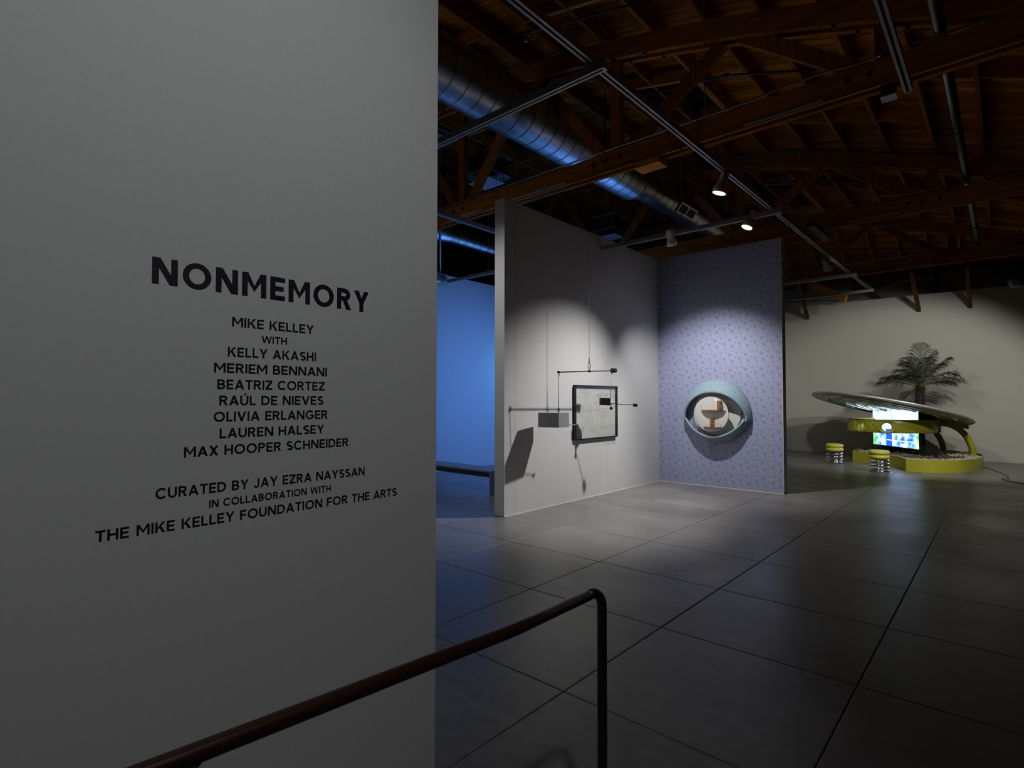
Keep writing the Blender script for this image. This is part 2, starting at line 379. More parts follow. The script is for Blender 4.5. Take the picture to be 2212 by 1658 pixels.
# ================================================================== STRUCTURE
# floor: concrete slabs with recessed joints
floor = obj('floor', box(B(), -21, 1.72, -2.2, 19.2, -.12, -.012), 'joint'); tag(floor, kind='structure')
XJ = [-.649 - 1.19*i for i in range(-2, 18)][::-1]; XJ = [-21] + [x for x in XJ if x < 1.7] + [1.72]
YJ = [-2.2, -1.1, .1, 1.3, 2.489, 3.634, 4.687, 5.750, 7.008, 8.039, 9.10, 10.124, 11.3, 12.45, 13.6, 14.75, 15.9, 17.05, 18.2, 19.2]
for i in range(len(XJ)-1):
    if XJ[i+1]-XJ[i] < .05: continue
    for j in range(len(YJ)-1):
        if XJ[i] < -10.6 or (XJ[i+1] < -1.9 and YJ[j+1] < 1.2): continue
        g = .0032
        bm = B(); x0, x1, y0, y1 = XJ[i]+g, XJ[i+1]-g, YJ[j]+g, YJ[j+1]-g; e = .004
        lo = [bm.verts.new(p) for p in ((x0, y0, -.012), (x1, y0, -.012), (x1, y1, -.012), (x0, y1, -.012))]
        md = [bm.verts.new(p) for p in ((x0, y0, -.003), (x1, y0, -.003), (x1, y1, -.003), (x0, y1, -.003))]
        hi = [bm.verts.new(p) for p in ((x0+e, y0+e, 0), (x1-e, y0+e, 0), (x1-e, y1-e, 0), (x0+e, y1-e, 0))]
        for A, C_ in ((lo, md), (md, hi)):
            for k in range(4): bm.faces.new([A[k], A[(k+1) % 4], C_[(k+1) % 4], C_[k]])
        bm.faces.new(hi)
        obj('concrete_slab', bm, 'concrete', floor)
# title wall, nearest on the left
WT = 4.38
wl = obj('wall_left', box(B(), -1.95, -1.6, -2.2, 1.365, 0, WT), 'wall'); tag(wl, kind='structure')
obj('floor_behind', box(B(), -1.9, 1.7, -2.5, -2.2, 0, 4.4), 'dark').name = 'wall_back'; tag(bpy.data.objects['wall_back'], kind='structure')
# L-shaped freestanding partition
PX, PY0, PY1, PXR, TH = -5.1136, 5.572, 10.0864, -2.827, .182
wp = obj('wall_partition', box(B(), PX-TH, PX-.012, PY0+.012, PY1+TH, 0, WT-.004), 'wall'); tag(wp, kind='structure')
for y0, y1 in ((PY0, 5.795), (5.799, 8.19), (8.1925, PY1)):
    obj('drywall_panel', box(B(), PX-.012, PX, y0, y1, .004, WT), 'wall', wp)
obj('end_panel', box(B(), PX-TH, PX-.012, PY0, PY0+.012, .004, WT), 'wall', wp)
wf = obj('wall_wallpapered', box(B(), PX, PXR, PY1+.003, PY1+TH, 0, WT), 'wall'); tag(wf, kind='structure')
obj('wallpaper', box(B(), PX+.002, PXR-.012, PY1, PY1+.003, .012, WT-.003), 'paper_wall', wf)
obj('base_edge', box(B(), PX, PXR-.002, PY1-.004, PY1+.003, 0, .010), 'white', wf)
obj('base_edge', box(B(), PX-.002, PX+.004, PY0+.01, PY1-.004, 0, .012), 'white', wp)
# video room wall, far wall, outer shell
o = obj('wall_video_room', box(B(), -9.6, -9.4, 4.2, 18.97, 0, 4.41), 'wall_blue'); tag(o, kind='structure')
o = obj('wall_video_side', box(B(), -5.44, -5.30, PY1+TH+.002, 18.97, 0, 4.41), 'wall_far'); tag(o, kind='structure')  # unseen, put in to keep blue light from leaking to the right
o = obj('wall_bounce', box(B(), -9.6, -9.4, -2.2, 4.2, 0, 4.41), 'wall'); tag(o, kind='structure')  # unseen stretch, added so lamp light bounces off it to the roof
o = obj('wall_far', box(B(), -9.4, 1.72, 18.97, 19.15, 0, 4.52), 'wall_far'); tag(o, kind='structure')
o = obj('wall_right', box(B(), 1.72, 1.9, -2.2, 20.5, 0, 5.4), 'dark'); tag(o, kind='structure')
o = obj('wall_outer_end', box(B(), -21.2, 1.72, 20.3, 20.5, 0, 7.6), 'recess'); tag(o, kind='structure')

# ------------------------------------------------------------------ roof
AR = 27.0
def arch(x): return 7.15 - AR + math.sqrt(AR*AR - (x+10)**2)          # underside of the top chord
CH, JH = .27, .28                                                      # chord depth, joist depth
def roofz(x, y):
    "underside of the joists; the last bay slopes down to the end wall"
    a = arch(x) + CH; t = max(0.0, (y-17.04)/3.3)
    return a + t*(5.0 - a) if a > 5.0 else a
roof = obj('ceiling', B(), 'dark')
bm = B(); xs = [-21.2 + (22.92)*i/36 for i in range(37)]               # roofing above the boards
ys = (-2.3, 17.04, 20.5)
lo = [[bm.verts.new((x, y, roofz(x, y)+JH+.06)) for x in xs] for y in ys]
hi = [[bm.verts.new((x, y, roofz(x, y)+JH+.16)) for x in xs] for y in ys]
for k in (0, 1):
    for i in range(36):
        bm.faces.new([lo[k][i], lo[k][i+1], lo[k+1][i+1], lo[k+1][i]]); bm.faces.new([hi[k][i], hi[k+1][i], hi[k+1][i+1], hi[k][i+1]])
    for i in (0, 36): bm.faces.new([lo[k][i], lo[k+1][i], hi[k+1][i], hi[k][i]])
for k in (0, 2):
    for i in range(36): bm.faces.new([lo[k][i], hi[k][i], hi[k][i+1], lo[k][i+1]])
bmesh.ops.recalc_face_normals(bm, faces=bm.faces); bm.to_mesh(roof.data); bm.free(); tag(roof, kind='structure')
JX = [1.05, .43, -.2, -.82, -1.48, -2.13, -2.78, -3.53, -4.29, -5.04, -5.78, -6.52, -7.26, -8.0, -8.75, -9.5, -10.25, -11.0, -11.75, -12.5, -13.25, -14.0, -14.75, -15.5, -16.25, -17.0]
SKY = [(-5.04, -3.53, 3.6, 5.88), (-5.04, -3.53, 8.30, 10.15), (-5.04, -3.53, 13.95, 16.65), (-9.5, -8.0, 8.3, 10.1)]
def in_sky(x, y):
    return any(a+.02 < x < b_-.02 and c < y < d for a, b_, c, d in SKY)
# deck boards, laid across the joists; each follows the arch
y = 1.2; k = 0; segx = {}
while y < 20.3:
    wdt = .138 + .012*random.random(); dz = random.uniform(0, .006)
    # boards butt over joists: runs broken at random joists, and around the skylight wells
    runs = []; start = -17.0; cuts = sorted(random.sample(JX[2:-2], 2))
    edges = [-17.0] + cuts + [1.7]
    for a, b_ in zip(edges[:-1], edges[1:]):
        cur = a
        for s0, s1, s2, s3 in sorted(SKY):
            if s2 - .02 < y + wdt/2 < s3 + .02 and s0 < b_ and s1 > a:
                if s0 > cur: runs.append((cur, s0))
                cur = max(cur, s1)
        if cur < b_: runs.append((cur, b_))
    for a, b_ in runs:
        if b_ - a < .2: continue
        if y < 4.5 and b_ < -6: continue
        if y < 3 and b_ < -3.5: continue
        n = max(2, int((b_-a)/1.1)); bm = B(); q = []
        for i in range(n+1):
            x = a + .002 + (b_-a-.004)*i/n
            q.append([bm.verts.new((x, yy, roofz(x, yy)+JH+dz+zz)) for yy, zz in ((y+.004, .004), (y+.010, 0), (y+wdt-.010, 0), (y+wdt-.004, .004), (y+wdt-.004, .05), (y+.004, .05))])
        for i in range(n):
            for j in range(6): bm.faces.new([q[i][j], q[i][(j+1) % 6], q[i+1][(j+1) % 6], q[i+1][j]])
        bm.faces.new(q[0][::-1]); bm.faces.new(q[-1])
        k += 1
        obj('deck_board', bm, 'deck', roof)
    y += wdt + .001
for x in JX:
    bm = B(); q = []
    for y in (1.5 if x > -6 else 5.5, 17.04, 20.28):
        z = roofz(x, y); q.append([bm.verts.new(p) for p in ((x-.0225, y, z), (x+.0225, y, z), (x+.0225, y, z+JH), (x-.0225, y, z+JH))])
    for k in (0, 1):
        for j in range(4): bm.faces.new([q[k][j], q[k][(j+1) % 4], q[k+1][(j+1) % 4], q[k+1][j]])
    bm.faces.new(q[0][::-1]); bm.faces.new(q[2])
    obj('roof_joist', bm, 'timber_y', roof)
def blocking(y, xa, xb):
    js = sorted(x for x in JX if xa <= x <= xb)
    for a, b_ in zip(js[:-1], js[1:]):
        z = (arch(a)+arch(b_))/2 + CH
        if in_sky((a+b_)/2, y): continue
        obj('blocking_board', beam(B(), (a+.024, y, roofz(a, y)+.15), (b_-.024, y, roofz(b_, y)+.15), .04, .24), 'timber', roof)
for y, a, b_ in ((8.9, -.9, 1.1), (10.42, -3.6, -.8), (4.3, -3.6, 1.1), (9.35, -12.6, -7.9), (14.3, -3.6, 1.1), (14.9, -14.1, -5.7), (19.0, -9.6, 1.1), (5.9, -8.8, -5.7)):
    blocking(y, a, b_)
# skylight wells: doubled pale lumber around dark glass
for s0, s1, s2, s3 in SKY:
    wn = thing('window_skylight', None, None, ((s0+s1)/2, (s2+s3)/2, arch(s0)+.5)); wn['kind'] = 'structure'
    for yy in (s2, s3):
        obj('header', beam(B(), (s0+.024, yy, arch(s0)+CH+.09), (s1-.024, yy, arch(s1)+CH+.09), .06, .18), 'newwood', wn)
    for x in (s0+.045, s1-.045):
        obj('side_board', box(B(), x-.02, x+.02, s2+.03, s3-.03, arch(x)+CH-.004, arch(x)+CH+.62), 'newwood', wn)
    for yy in (s2+.05, s3-.05):
        obj('well_board', beam(B(), (s0+.07, yy, arch(s0)+CH+.42), (s1-.07, yy, arch(s1)+CH+.42), .02, .42), 'timber', wn)
    obj('glass_pane', beam(B(), (s0+.03, (s2+s3)/2, arch(s0)+CH+.64), (s1-.03, (s2+s3)/2, arch(s1)+CH+.64), s3-s2-.08, .02), 'skyglass', wn)
wns = [o for o in bpy.data.objects if o.name.startswith('window_skylight')]
for i, o in enumerate(wns): o.name = 'window_%d' % (i+1)

# ------------------------------------------------------------------ bowstring trusses
ZB, ZT = 4.90, 5.16
def truss(y, label, xl):
    t = thing('roof_truss', label, 'truss', (-8.0, y+.12, ZB), 'bowstring roof trusses')
    for y0, y1 in ((y, y+.07), (y+.165, y+.235)):
        # curved top chord
        xr = .95; n = 22; bm = B(); q = []
        for i in range(n+1):
            x = xl + (xr-xl)*i/n; z0, z1 = arch(x), arch(x)+CH
            q.append([bm.verts.new(p) for p in ((x, y0, z0), (x, y1, z0), (x, y1, z1), (x, y0, z1))])
        for i in range(n):
            for j in range(4): bm.faces.new([q[i][j], q[i][(j+1) % 4], q[i+1][(j+1) % 4], q[i+1][j]])
        bm.faces.new(q[0][::-1]); bm.faces.new(q[-1])
        obj('top_chord', bm, 'timber', t)
        obj('bottom_chord', box(B(), xl, 1.65, y0, y1, ZB, ZT), 'timber', t)
        # thin fascia board nailed along the foot of the chord
    obj('ledger_strip', box(B(), xl, 1.6, y-.012, y, ZB-.02, ZB+.035), 'timber', t)
    ym = y + .1175; px = -.89; k = 0
    posts = []
    while px > xl: posts.append(px); px -= 3.25
    for px in posts:
        obj('vertical_web', box(B(), px-.085, px+.085, ym-.045, ym+.045, ZB+.10, arch(px)+.16), 'timber_z', t)
    tops = [-2.45 - 6.5*i for i in range(4)]
    def web(a, b_): obj('diagonal_web', beam(B(), a, b_, .085, .17, (0, 1, 0)) if False else beam(B(), a, b_, .085, .17, Vector((0, 1, 0)).cross(Vector(b_)-Vector(a))), 'timber_z', t)
    for i, tx in enumerate(posts):
        # alternate bays lean towards a shared top joint
        if i % 2 == 0:
            c = tx - 1.58
            web((c+.10, ym, arch(c)+.03), (tx-.14, ym, ZT-.06)); 
            if c-1.6 > xl: web((c-.12, ym, arch(c)+.03), (tx-3.25+.14, ym, ZT-.06))
        else:
            c = tx - 1.60
            if c > xl: web((tx-.14, ym, ZT-.06), (c+.12, ym, arch(c)+.03))
            if c-1.6 > xl: web((c-.12, ym, arch(c)+.03), (tx-3.25+.14, ym, ZT-.06))
    for px in posts:
        for dx in (-.32, -.12, .12):
            obj('bolt', lathe(B(), [(0, .02), (.014, .02), (.014, .008), (.030, .008), (.030, 0)], orient((px+dx, y, (ZB+ZT)/2+.01), (0, -1, 0)), 10), 'gunmetal', t)
        for dx in (-.45, 0, .5):
            x = px+dx
            obj('bolt', lathe(B(), [(0, .03), (.016, .03), (.016, .01), (.034, .01), (.034, 0)], orient((x, y+.035, arch(x)), (0, 0, -1)), 10), 'gunmetal', t)
            obj('bolt', lathe(B(), [(0, .03), (.016, .03), (.016, .01), (.034, .01), (.034, 0)], orient((x+.2, y+.20, arch(x+.2)), (0, 0, -1)), 10), 'gunmetal', t)
    return t
t1 = truss(6.8, 'brown timber bowstring truss nearest the camera, crossing above the white partition end', -10.6)
obj('splice_block', box(B(), -3.80, -3.42, 6.79, 7.04, ZB-.10, ZB-.004), 'newwood', t1)
truss(11.8, 'brown timber bowstring truss just behind the top of the wallpapered wall', -19)
truss(16.8, 'farthest brown timber bowstring truss, closest to the olive back wall', -19)

# knee braces from the far truss down to the back wall
for i, (x0, z0, x1, z1, lab) in enumerate(((-4.33, 4.93, -4.57, 4.15, 'leftmost short dark brace slanting down to the back wall, beside the wallpapered wall'),
                            (-1.73, 4.88, -1.76, 4.09, 'middle short dark timber brace reaching down to the back wall'),
                            (-.64, 4.80, -.655, 4.07, 'rightmost short dark timber brace reaching down to the back wall'))):
    o = obj('timber_brace', beam(B(), (x0, 17.04, z0-.02), (x1, 18.97, z1), .09, .10), 'old_timber'); base_origin(o)
    tag(o, lab, 'brace', 'timber braces on the back wall')
o = base_origin(obj('diagonal_brace', beam(B(), P(1748, 612, 16.2), P(1828, 645, 14.9), .07, .2), 'newwood')); tag(o, 'lighter orange plank slanting in the roof above the back wall top edge', 'brace')
o = base_origin(obj('tie_rod', tube(B(), [on_y(1690, 652, 18.97), on_y(1832, 648, 18.2), on_y(1988, 597, 16.92)], .011, 6), 'gunmetal')); tag(o, 'thin dark tie rod running level then rising right, above the back wall', 'rod')

# ------------------------------------------------------------------ ducts
def duct(name, label, x, zc, segs, y_ribs, ylow, yhigh, reducer=None, extra=None):
    r0, r1 = segs
    t = thing(name, label, 'duct', (x, (ylow+yhigh)/2, zc-r0))
    ye = reducer if reducer else yhigh
    bm = B(); lathe(bm, [(r0, ylow), (r0, ye)], orient((x, 0, zc), (0, 1, 0)), 40); obj('duct_tube', bm, 'steel', t, True)
    yy = ylow + .2
    while yy < ye - .05:
        lathe(bm := B(), [(r0-.002, -.011), (r0+.007, -.004), (r0+.007, .004), (r0-.002, .011)], orient((x, yy, zc), (0, 1, .07)), 40)
        obj('seam_ring', bm, 'steel_dark', t, True); yy += y_ribs
    if reducer:
        bm = B(); lathe(bm, [(r0+.004, ye), (r0+.004, ye+.02), (r1, ye+.38), (r1, ye+.42)], orient((x, 0, zc), (0, 1, 0)), 40); obj('reducer_cone', bm, 'steel', t, True)
        bm = B(); lathe(bm, [(r1, ye+.40), (r1, yhigh)], orient((x, 0, zc), (0, 1, 0)), 40); obj('duct_tube', bm, 'steel', t, True)
        yy = ye + .6
        while yy < yhigh:
            lathe(bm := B(), [(r1-.002, -.010), (r1+.006, -.003), (r1+.006, .003), (r1-.002, .010)], orient((x, yy, zc), (0, 1, .07)), 40)
            obj('seam_ring', bm, 'steel_dark', t, True); yy += y_ribs
    return t
DX, DZ = -5.60, 6.08
dt = duct('spiral_duct', 'large shiny spiral duct lit blue underneath, running through the nearest truss', DX, DZ, (.40, .29), .27, 1.6, 19.8, 9.95)
# supply grille on the thin part
gn = Vector((.80, 0, -.60)); gm = orient(Vector((DX, 12.0, DZ)) + gn*.285, gn, (0, 1, 0))
g = obj('supply_grille', box(B(), -.42, .42, -.12, .12, -.02, .035, gm), 'conduit', dt)
for k in (-.20, .20): sub('grille_opening', box(B(), k-.17, k+.17, -.085, .085, .032, .038, gm), 'slot', g)
for yy in (4.2, 8.3, 12.9):
    for s in (-1, 1): obj('hanger_strap', beam(B(), (DX+s*.40, yy, DZ), (DX+s*.40, yy, arch(DX)+CH), .004, .03), 'gunmetal', dt)
duct('round_duct', 'smaller galvanised duct high in the blue-lit room, seen left of the partition', -9.9, 5.52, (.30, .23), .25, 5.6, 19.5, 8.35)
t = thing('roof_pipe', 'thin greenish metal duct pipe running through the trusses at right', 'pipe', (-.42, 12, 5.22))
obj('pipe_tube', lathe(B(), [(0, 5.5), (.055, 5.5), (.055, 19.8), (0, 19.8)], orient((-.42, 0, 5.265), (0, 1, 0)), 16), 'steel_dark', t, True)
for yy in (7.4, 9.6, 12.4, 15.1, 17.6): obj('pipe_collar', lathe(B(), [(.05, -.03), (.068, -.03), (.068, .03), (.05, .03)], orient((-.42, yy, 5.265), (0, 1, 0)), 14, True), 'gunmetal', t, True)

# ------------------------------------------------------------------ lighting tracks
def track(label, a, b_, hang=()):
    a = Vector(a); b_ = Vector(b_); t = thing('light_track', label, 'track', (a+b_)/2, 'silver lighting tracks')
    d = (b_-a).normalized(); s = d.cross(Vector((0, 0, 1))).normalized(); up = Vector((0, 0, 1))
    bm = B()
    for k in (-1, 1): beam(bm, a + s*k*.020, b_ + s*k*.020, .020, .062)
    beam(bm, a + up*.028, b_ + up*.028, .054, .008)
    obj('track_rail', bm, 'track', t)
    obj('track_slot', beam(B(), a + up*.004 + d*.01, b_ + up*.004 - d*.01, .024, .022), 'slot', t)
    for e in (a, b_): obj('end_cap', beam(B(), e - d*.012, e + d*.012, .060, .066), 'track', t)
    for h in hang:
        p = a + (b_-a)*h; zt = arch(p.x)+CH
        obj('hanger_rod', tube(B(), [p + up*.03, Vector((p.x, p.y, zt))], .005, 6), 'conduit', t)
    return t
TX = -2.36
track('long silver lighting track running from top centre away to the right', (TX, 1.6, TR), (TX, 15.45, TR), (.12, .30, .50, .70, .92))
track('silver cross track at upper left, just in front of the duct', (-6.2, 3.60, TR-.065), (TX+.10, 3.60, TR-.065), (.35,))
track('silver cross track in front of the wallpapered wall, carrying two lamps', (-5.09, 8.02, TR-.065), (TX+.12, 8.02, TR-.065), (.5,))
track('second silver cross track behind the wallpapered wall, ending at the long track', (-4.9, 13.15, TR-.065), (TX+.12, 13.15, TR-.065), (.5,))
track('farthest silver cross track, just before the back wall', (-5.2, 15.30, TR-.065), (TX+.08, 15.30, TR-.065), (.5,))
track('short silver track end at the top right corner of the roof', (-.57, 1.3, TR), (-.57, 5.69, TR), (.7,))
track('blue-lit track left of the partition, heading away from the camera', (-5.94, 4.6, TR), (-5.94, 7.95, TR), (.5,))
track('blue-lit cross track in the video room, reaching the projector', (-9.1, 8.03, TR-.065), (-5.9, 8.03, TR-.065), (.4,))

def lamp_head(label, face, target, mount_z, off=0.0):
    "track lamp: adapter, yoke, tapering body, bright lens"
    ax = (Vector(target)-Vector(face)).normalized(); f = Vector(face); back = f - ax*.26
    top = Vector((f.x, f.y, mount_z)) ; top.x = back.x if abs(off) > 5 else top.x
    t = thing('track_lamp', label, 'lamp', f, 'white track lamps')
    mtx = orient(f, ax)
    obj('lamp_body', lathe(B(), [(0, -.255), (.035, -.25), (.046, -.235), (.048, -.15), (.055, -.115), (.062, -.105), (.068, -.07), (.080, -.06), (.082, 0), (.074, .003), (.070, -.012)], mtx, 28), 'lamp', t, True)
    obj('lens', lathe(B(), [(0, -.004), (.055, -.006), (.070, -.012)], mtx, 24), 'bulb', t, True)
    pv = f - ax*.17
    mt = Vector((pv.x, pv.y, mount_z))
    side = ax.cross(Vector((0, 0, 1)));  side = side.normalized() if side.length > .05 else Vector((1, 0, 0))
    pts = [pv + side*.060, pv + side*.062 + Vector((0, 0, .05))] + [pv + side*.062*math.cos(a) + Vector((0, 0, .05+.045*math.sin(a))) for a in arc(.3, PI-.3, 6)] + [pv - side*.062 + Vector((0, 0, .05)), pv - side*.060]
    obj('yoke', tube(B(), pts, .008, 6), 'lamp', t, True)
    obj('stem', tube(B(), [pv + Vector((0, 0, .09)), Vector((pv.x, pv.y, mount_z-.03))], .013, 10), 'lamp', t, True)
    obj('adapter', beam(B(), (pv.x, pv.y, mount_z-.062), (pv.x, pv.y, mount_z-.028), .034, .05, (0, 1, 0)), 'lamp', t)
    cable = [pv - ax*.08 + Vector((0, 0, 0)), pv - ax*.12 + side*.05 + Vector((0, 0, .03)), pv + side*.05 + Vector((0, 0, .09)), Vector((pv.x, pv.y, mount_z-.05)) + side*.01]
    obj('lamp_cable', tube(B(), cable, .004, 6), 'cord', t, True)
    return t
# lamp faces are a little ahead of the lights so that the light leaves from the lens
def head(key, label, mz):
    f, tg = HEADS[key]; ax = (tg-f).normalized(); lamp_head(label, f - ax*.012, tg, mz)
head('a', 'glowing white lamp hanging from the long track, nearest the camera', TR)
head('b', 'glowing white lamp on the cross track near the long track', TR-.065)
head('c', 'white lamp near the partition, pointing at the eye sculpture', TR-.065)
head('d', 'small dim white lamp on the long track past the wallpapered wall', TR)

# ------------------------------------------------------------------ conduits, pipes and small roof gear
def simple(name, label, cat, bm, material, group=None, smooth=False):
    o = obj(name, bm, material, None, smooth); base_origin(o); return tag(o, label, cat, group)
t = thing('conduit', 'long silver conduit lying along the nearest bottom chord', 'conduit', (-4, 6.77, ZT))
obj('conduit_tube', tube(B(), [(-10.4, 6.775, ZT+.018), (-2.2, 6.775, ZT+.018), (-1.9, 6.775, ZT+.045), (-1.4, 6.775, ZT+.05), (-1.2, 6.775, ZT+.018), (1.6, 6.775, ZT+.018)], .014, 8), 'conduit', t, True)
for x in (-8.1, -6.1, -4.3, -2.9, -.9): obj('coupling', tube(B(), [(x-.04, 6.775, ZT+.018), (x+.04, 6.775, ZT+.018)], .019, 8), 'conduit', t, True)
simple('surface_raceway', 'pale strip raceway under the nearest chord, beside the partition corner', 'raceway', box(B(), -6.35, -4.95, 6.778, 6.79, ZB-.005, ZB+.03), 'plate')
simple('surface_raceway', 'pale strip raceway on the nearest chord, middle of the roof right of the long track', 'raceway', box(B(), -2.3, -1.45, 6.778, 6.79, ZB-.005, ZB+.02), 'plate')
simple('surface_raceway', 'pale strip raceway on the second chord, right of the long track', 'raceway', box(B(), -2.15, -1.35, 11.778, 11.79, ZB-.005, ZB+.02), 'plate')
simple('surface_raceway', 'blue-lit strip raceway on the chord left of the partition', 'raceway', box(B(), -7.6, -6.75, 6.778, 6.79, ZB-.005, ZB+.03), 'plate')
simple('conduit_wire', 'thin grey wire lying along the second bottom chord', 'wire', tube(B(), [(-3.2, 11.77, ZT-.2), (-3.15, 11.77, ZT+.05), (-2.6, 11.77, ZT+.02), (-1.9, 11.77, ZT+.03), (-1.6, 11.77, ZT+.10), (-1.2, 11.77, ZT+.03), (1.6, 11.77, ZT+.04)], .010, 6), 'conduit', smooth=True)
simple('conduit_wire', 'thin grey wire lying along the farthest bottom chord', 'wire', tube(B(), [(-4.4, 16.77, ZT+.02), (-2.0, 16.77, ZT+.02), (1.6, 16.77, ZT+.03)], .010, 6), 'conduit', smooth=True)
def sprinkler(label, pts, r=.017, drops=()):
    t = thing('sprinkler_pipe', label, 'pipe', pts[0])
    obj('pipe_run', tube(B(), pts, r, 8), 'pipe', t, True)
    for q in pts[1:-1]: obj('pipe_fitting', lathe(B(), [(0, -.04), (.030, -.04), (.030, .04), (0, .04)], orient(q, (1, 0, 0)), 10), 'pipe', t, True)
    for q in drops:
        q = Vector(q); obj('sprinkler_head', lathe(B(), [(0, -.07), (.022, -.07), (.010, -.05), (.010, 0), (0, 0)], Matrix.Translation(q), 8), 'conduit', t, True)
sprinkler('dark sprinkler pipe crossing the first roof bay behind the nearest truss', [on_y(1040, 80, 7.9), on_y(1325, 222, 7.9), on_y(1568, 163, 7.9), on_y(1760, 150, 7.9)][1:], .017, [on_y(1588, 158, 7.9)])
sprinkler('dark sprinkler pipe near the skylight at the top centre of the roof', [on_y(1065, 75, 5.2), on_y(1140, 72, 5.2), on_y(1400, 0, 5.2)], .012, [on_y(1136, 78, 5.2)])
sprinkler('long black sprinkler pipe crossing the second roof bay', [on_y(1430, 400, 10.9), on_y(1560, 341, 10.9), on_y(1702, 326, 10.9), on_y(2100, 333, 10.9)], .016, [on_y(1727, 326, 10.9), on_y(2008, 333, 10.9)])
sprinkler('black sprinkler pipe behind the second truss', [on_y(1600, 402, 13.2), on_y(1765, 388, 13.2), on_y(2060, 410, 13.2)], .020, [on_y(1780, 388, 13.2)])
sprinkler('low black sprinkler pipe in the farthest roof bay', [on_y(1697, 540, 17.6), on_y(1870, 537, 17.6), on_y(2150, 540, 17.6)], .018, [on_y(1720, 541, 17.6)])
sprinkler('small bent black pipe dropping in the farthest roof bay', [on_y(1868, 536, 17.3), on_y(1868, 550, 17.3), on_y(1835, 565, 17.3)], .02)
# loop of cable and little parts beside the long track
_w = 6.76
simple('hanging_cable', 'thin black cable looping under the nearest chord beside the long track', 'cable', tube(B(), [on_y(1442, 275, 6.76), on_y(1442, 290, 6.76), on_y(1448, 308, 6.76), on_y(1462, 320, 6.76), on_y(1478, 323, 6.76), on_y(1494, 315, 6.76), on_y(1507, 300, 6.76), on_y(1511, 262, 6.76)], .006, 6), 'cord', smooth=True)
t = thing('emergency_light', 'small box with a pale underside hanging below the nearest chord, upper right', 'light', (-.86, 6.92, 4.77))
c = Vector((-.86, 6.92, 4.80))
obj('housing', box(B(), -.065, .065, -.07, .07, -.02, .098, Matrix.Translation(c)), 'steel_dark', t)
obj('cover_plate', box(B(), -.07, .07, -.075, .075, -.03, -.021, Matrix.Translation(c)), 'plate', t)
t = thing('bar_speaker', 'dark grey bar-shaped box hanging under the second chord', 'speaker', (-2.6, 11.7, 4.75))
obj('speaker_body', box(B(), -2.66, -2.53, 11.1, 12.34, 4.76, 4.86), 'black', t)
obj('mounting_block', box(B(), -2.68, -2.51, 11.75, 11.87, 4.86, 4.898), 'newwood', t)
t = thing('round_speaker', 'rounded black speaker at the right edge under the roof', 'speaker', P(2198, 622, 13))
obj('speaker_shell', lathe(B(), [(0, -.2), (.16, -.18), (.23, -.05), (.23, .12), (.18, .2), (0, .2)], orient(P(2203, 602, 13), (0, 0, 1)), 24), 'pipe', t, True)
obj('mount_pole', tube(B(), [P(2203, 590, 13), P(2203, 480, 13)], .02, 8), 'pipe', t)
for nm, x, y, z, lab in (('a', -7.35, 7.5, 5.75, 'square hanging vent box with a pale plate below, left of the duct'), ('b', -7.2, 11.7, 5.6, 'square hanging vent box above the partition, behind the first truss')):
    t = thing('ceiling_diffuser', lab, 'vent', (x, y, z), 'hanging vent boxes')
    obj('vent_box', box(B(), x-.30, x+.30, y-.30, y+.30, z+.12, z+.50), 'steel_dark', t)
    for zz in (z+.12, z+.47):
        bm = B()
        for a, b_ in (((-.32, -.32), (.32, -.32)), ((.32, -.32), (.32, .32)), ((.32, .32), (-.32, .32)), ((-.32, .32), (-.32, -.32))):
            beam(bm, (x+a[0], y+a[1], zz), (x+b_[0], y+b_[1], zz), .03, .03)
        obj('flange', bm, 'conduit', t)
    obj('diffuser_plate', box(B(), x-.27, x+.27, y-.22, y+.22, z-.02, z), 'plate', t)
    for sx, sy in ((-1, -1), (1, -1), (1, 1), (-1, 1)): obj('hanger', tube(B(), [(x+sx*.26, y+sy*.2, z), (x+sx*.26, y+sy*.2, z+.13)], .006, 6), 'gunmetal', t)
    obj('hanger_rod', tube(B(), [(x, y, z+.5), (x, y, arch(x)+CH)], .01, 6), 'gunmetal', t)
# projector with its mount
c = Vector((-9.05, 7.8, 4.12))
t = thing('projector', 'pale projector with a green light, hung left of the partition by a pole', 'projector', c)
obj('case', box(B(), -.30, .06, -.42, .16, -.04, .18, Matrix.Translation(c)), 'projector', t)
s_ = obj('side_grille', box(B(), .06, .064, -.20, .10, .02, .16, Matrix.Translation(c)), 'bench', t)
obj('indicator', box(B(), .06, .066, -.36, -.06, -.03, .01, Matrix.Translation(c)), 'green', t)
obj('pole', tube(B(), [c + Vector((0, 0, .18)), (-9.05, 7.8, arch(-9.1)+CH+.1)], .022, 10), 'conduit', t, True)
obj('mount_plate', box(B(), -9.22, -8.88, 7.62, 7.98, arch(-9.1)+.10, arch(-9.1)+.13), 'plate', t)
simple('ceiling_panel', 'pale square panel in the roof above the projector pole', 'panel', box(B(), -9.95, -8.9, 7.1, 8.25, arch(-9.4)+CH-.06, arch(-9.4)+CH-.03), 'plate')
for (u, v0, v1, d, lab) in ((1116, 335, 397, 9.6, 'thin wire hanging left of the duct above the nearest chord'), (1569, 300, 460, 9.5, 'thin wire beside the first glowing lamp')):
    simple('hanging_wire', lab, 'wire', tube(B(), [Vector((P(u, v1, d).x, P(u, v1, d).y, arch(P(u, v1, d).x)+CH+.02)), P(u, v1, d)], .006, 5), 'conduit')

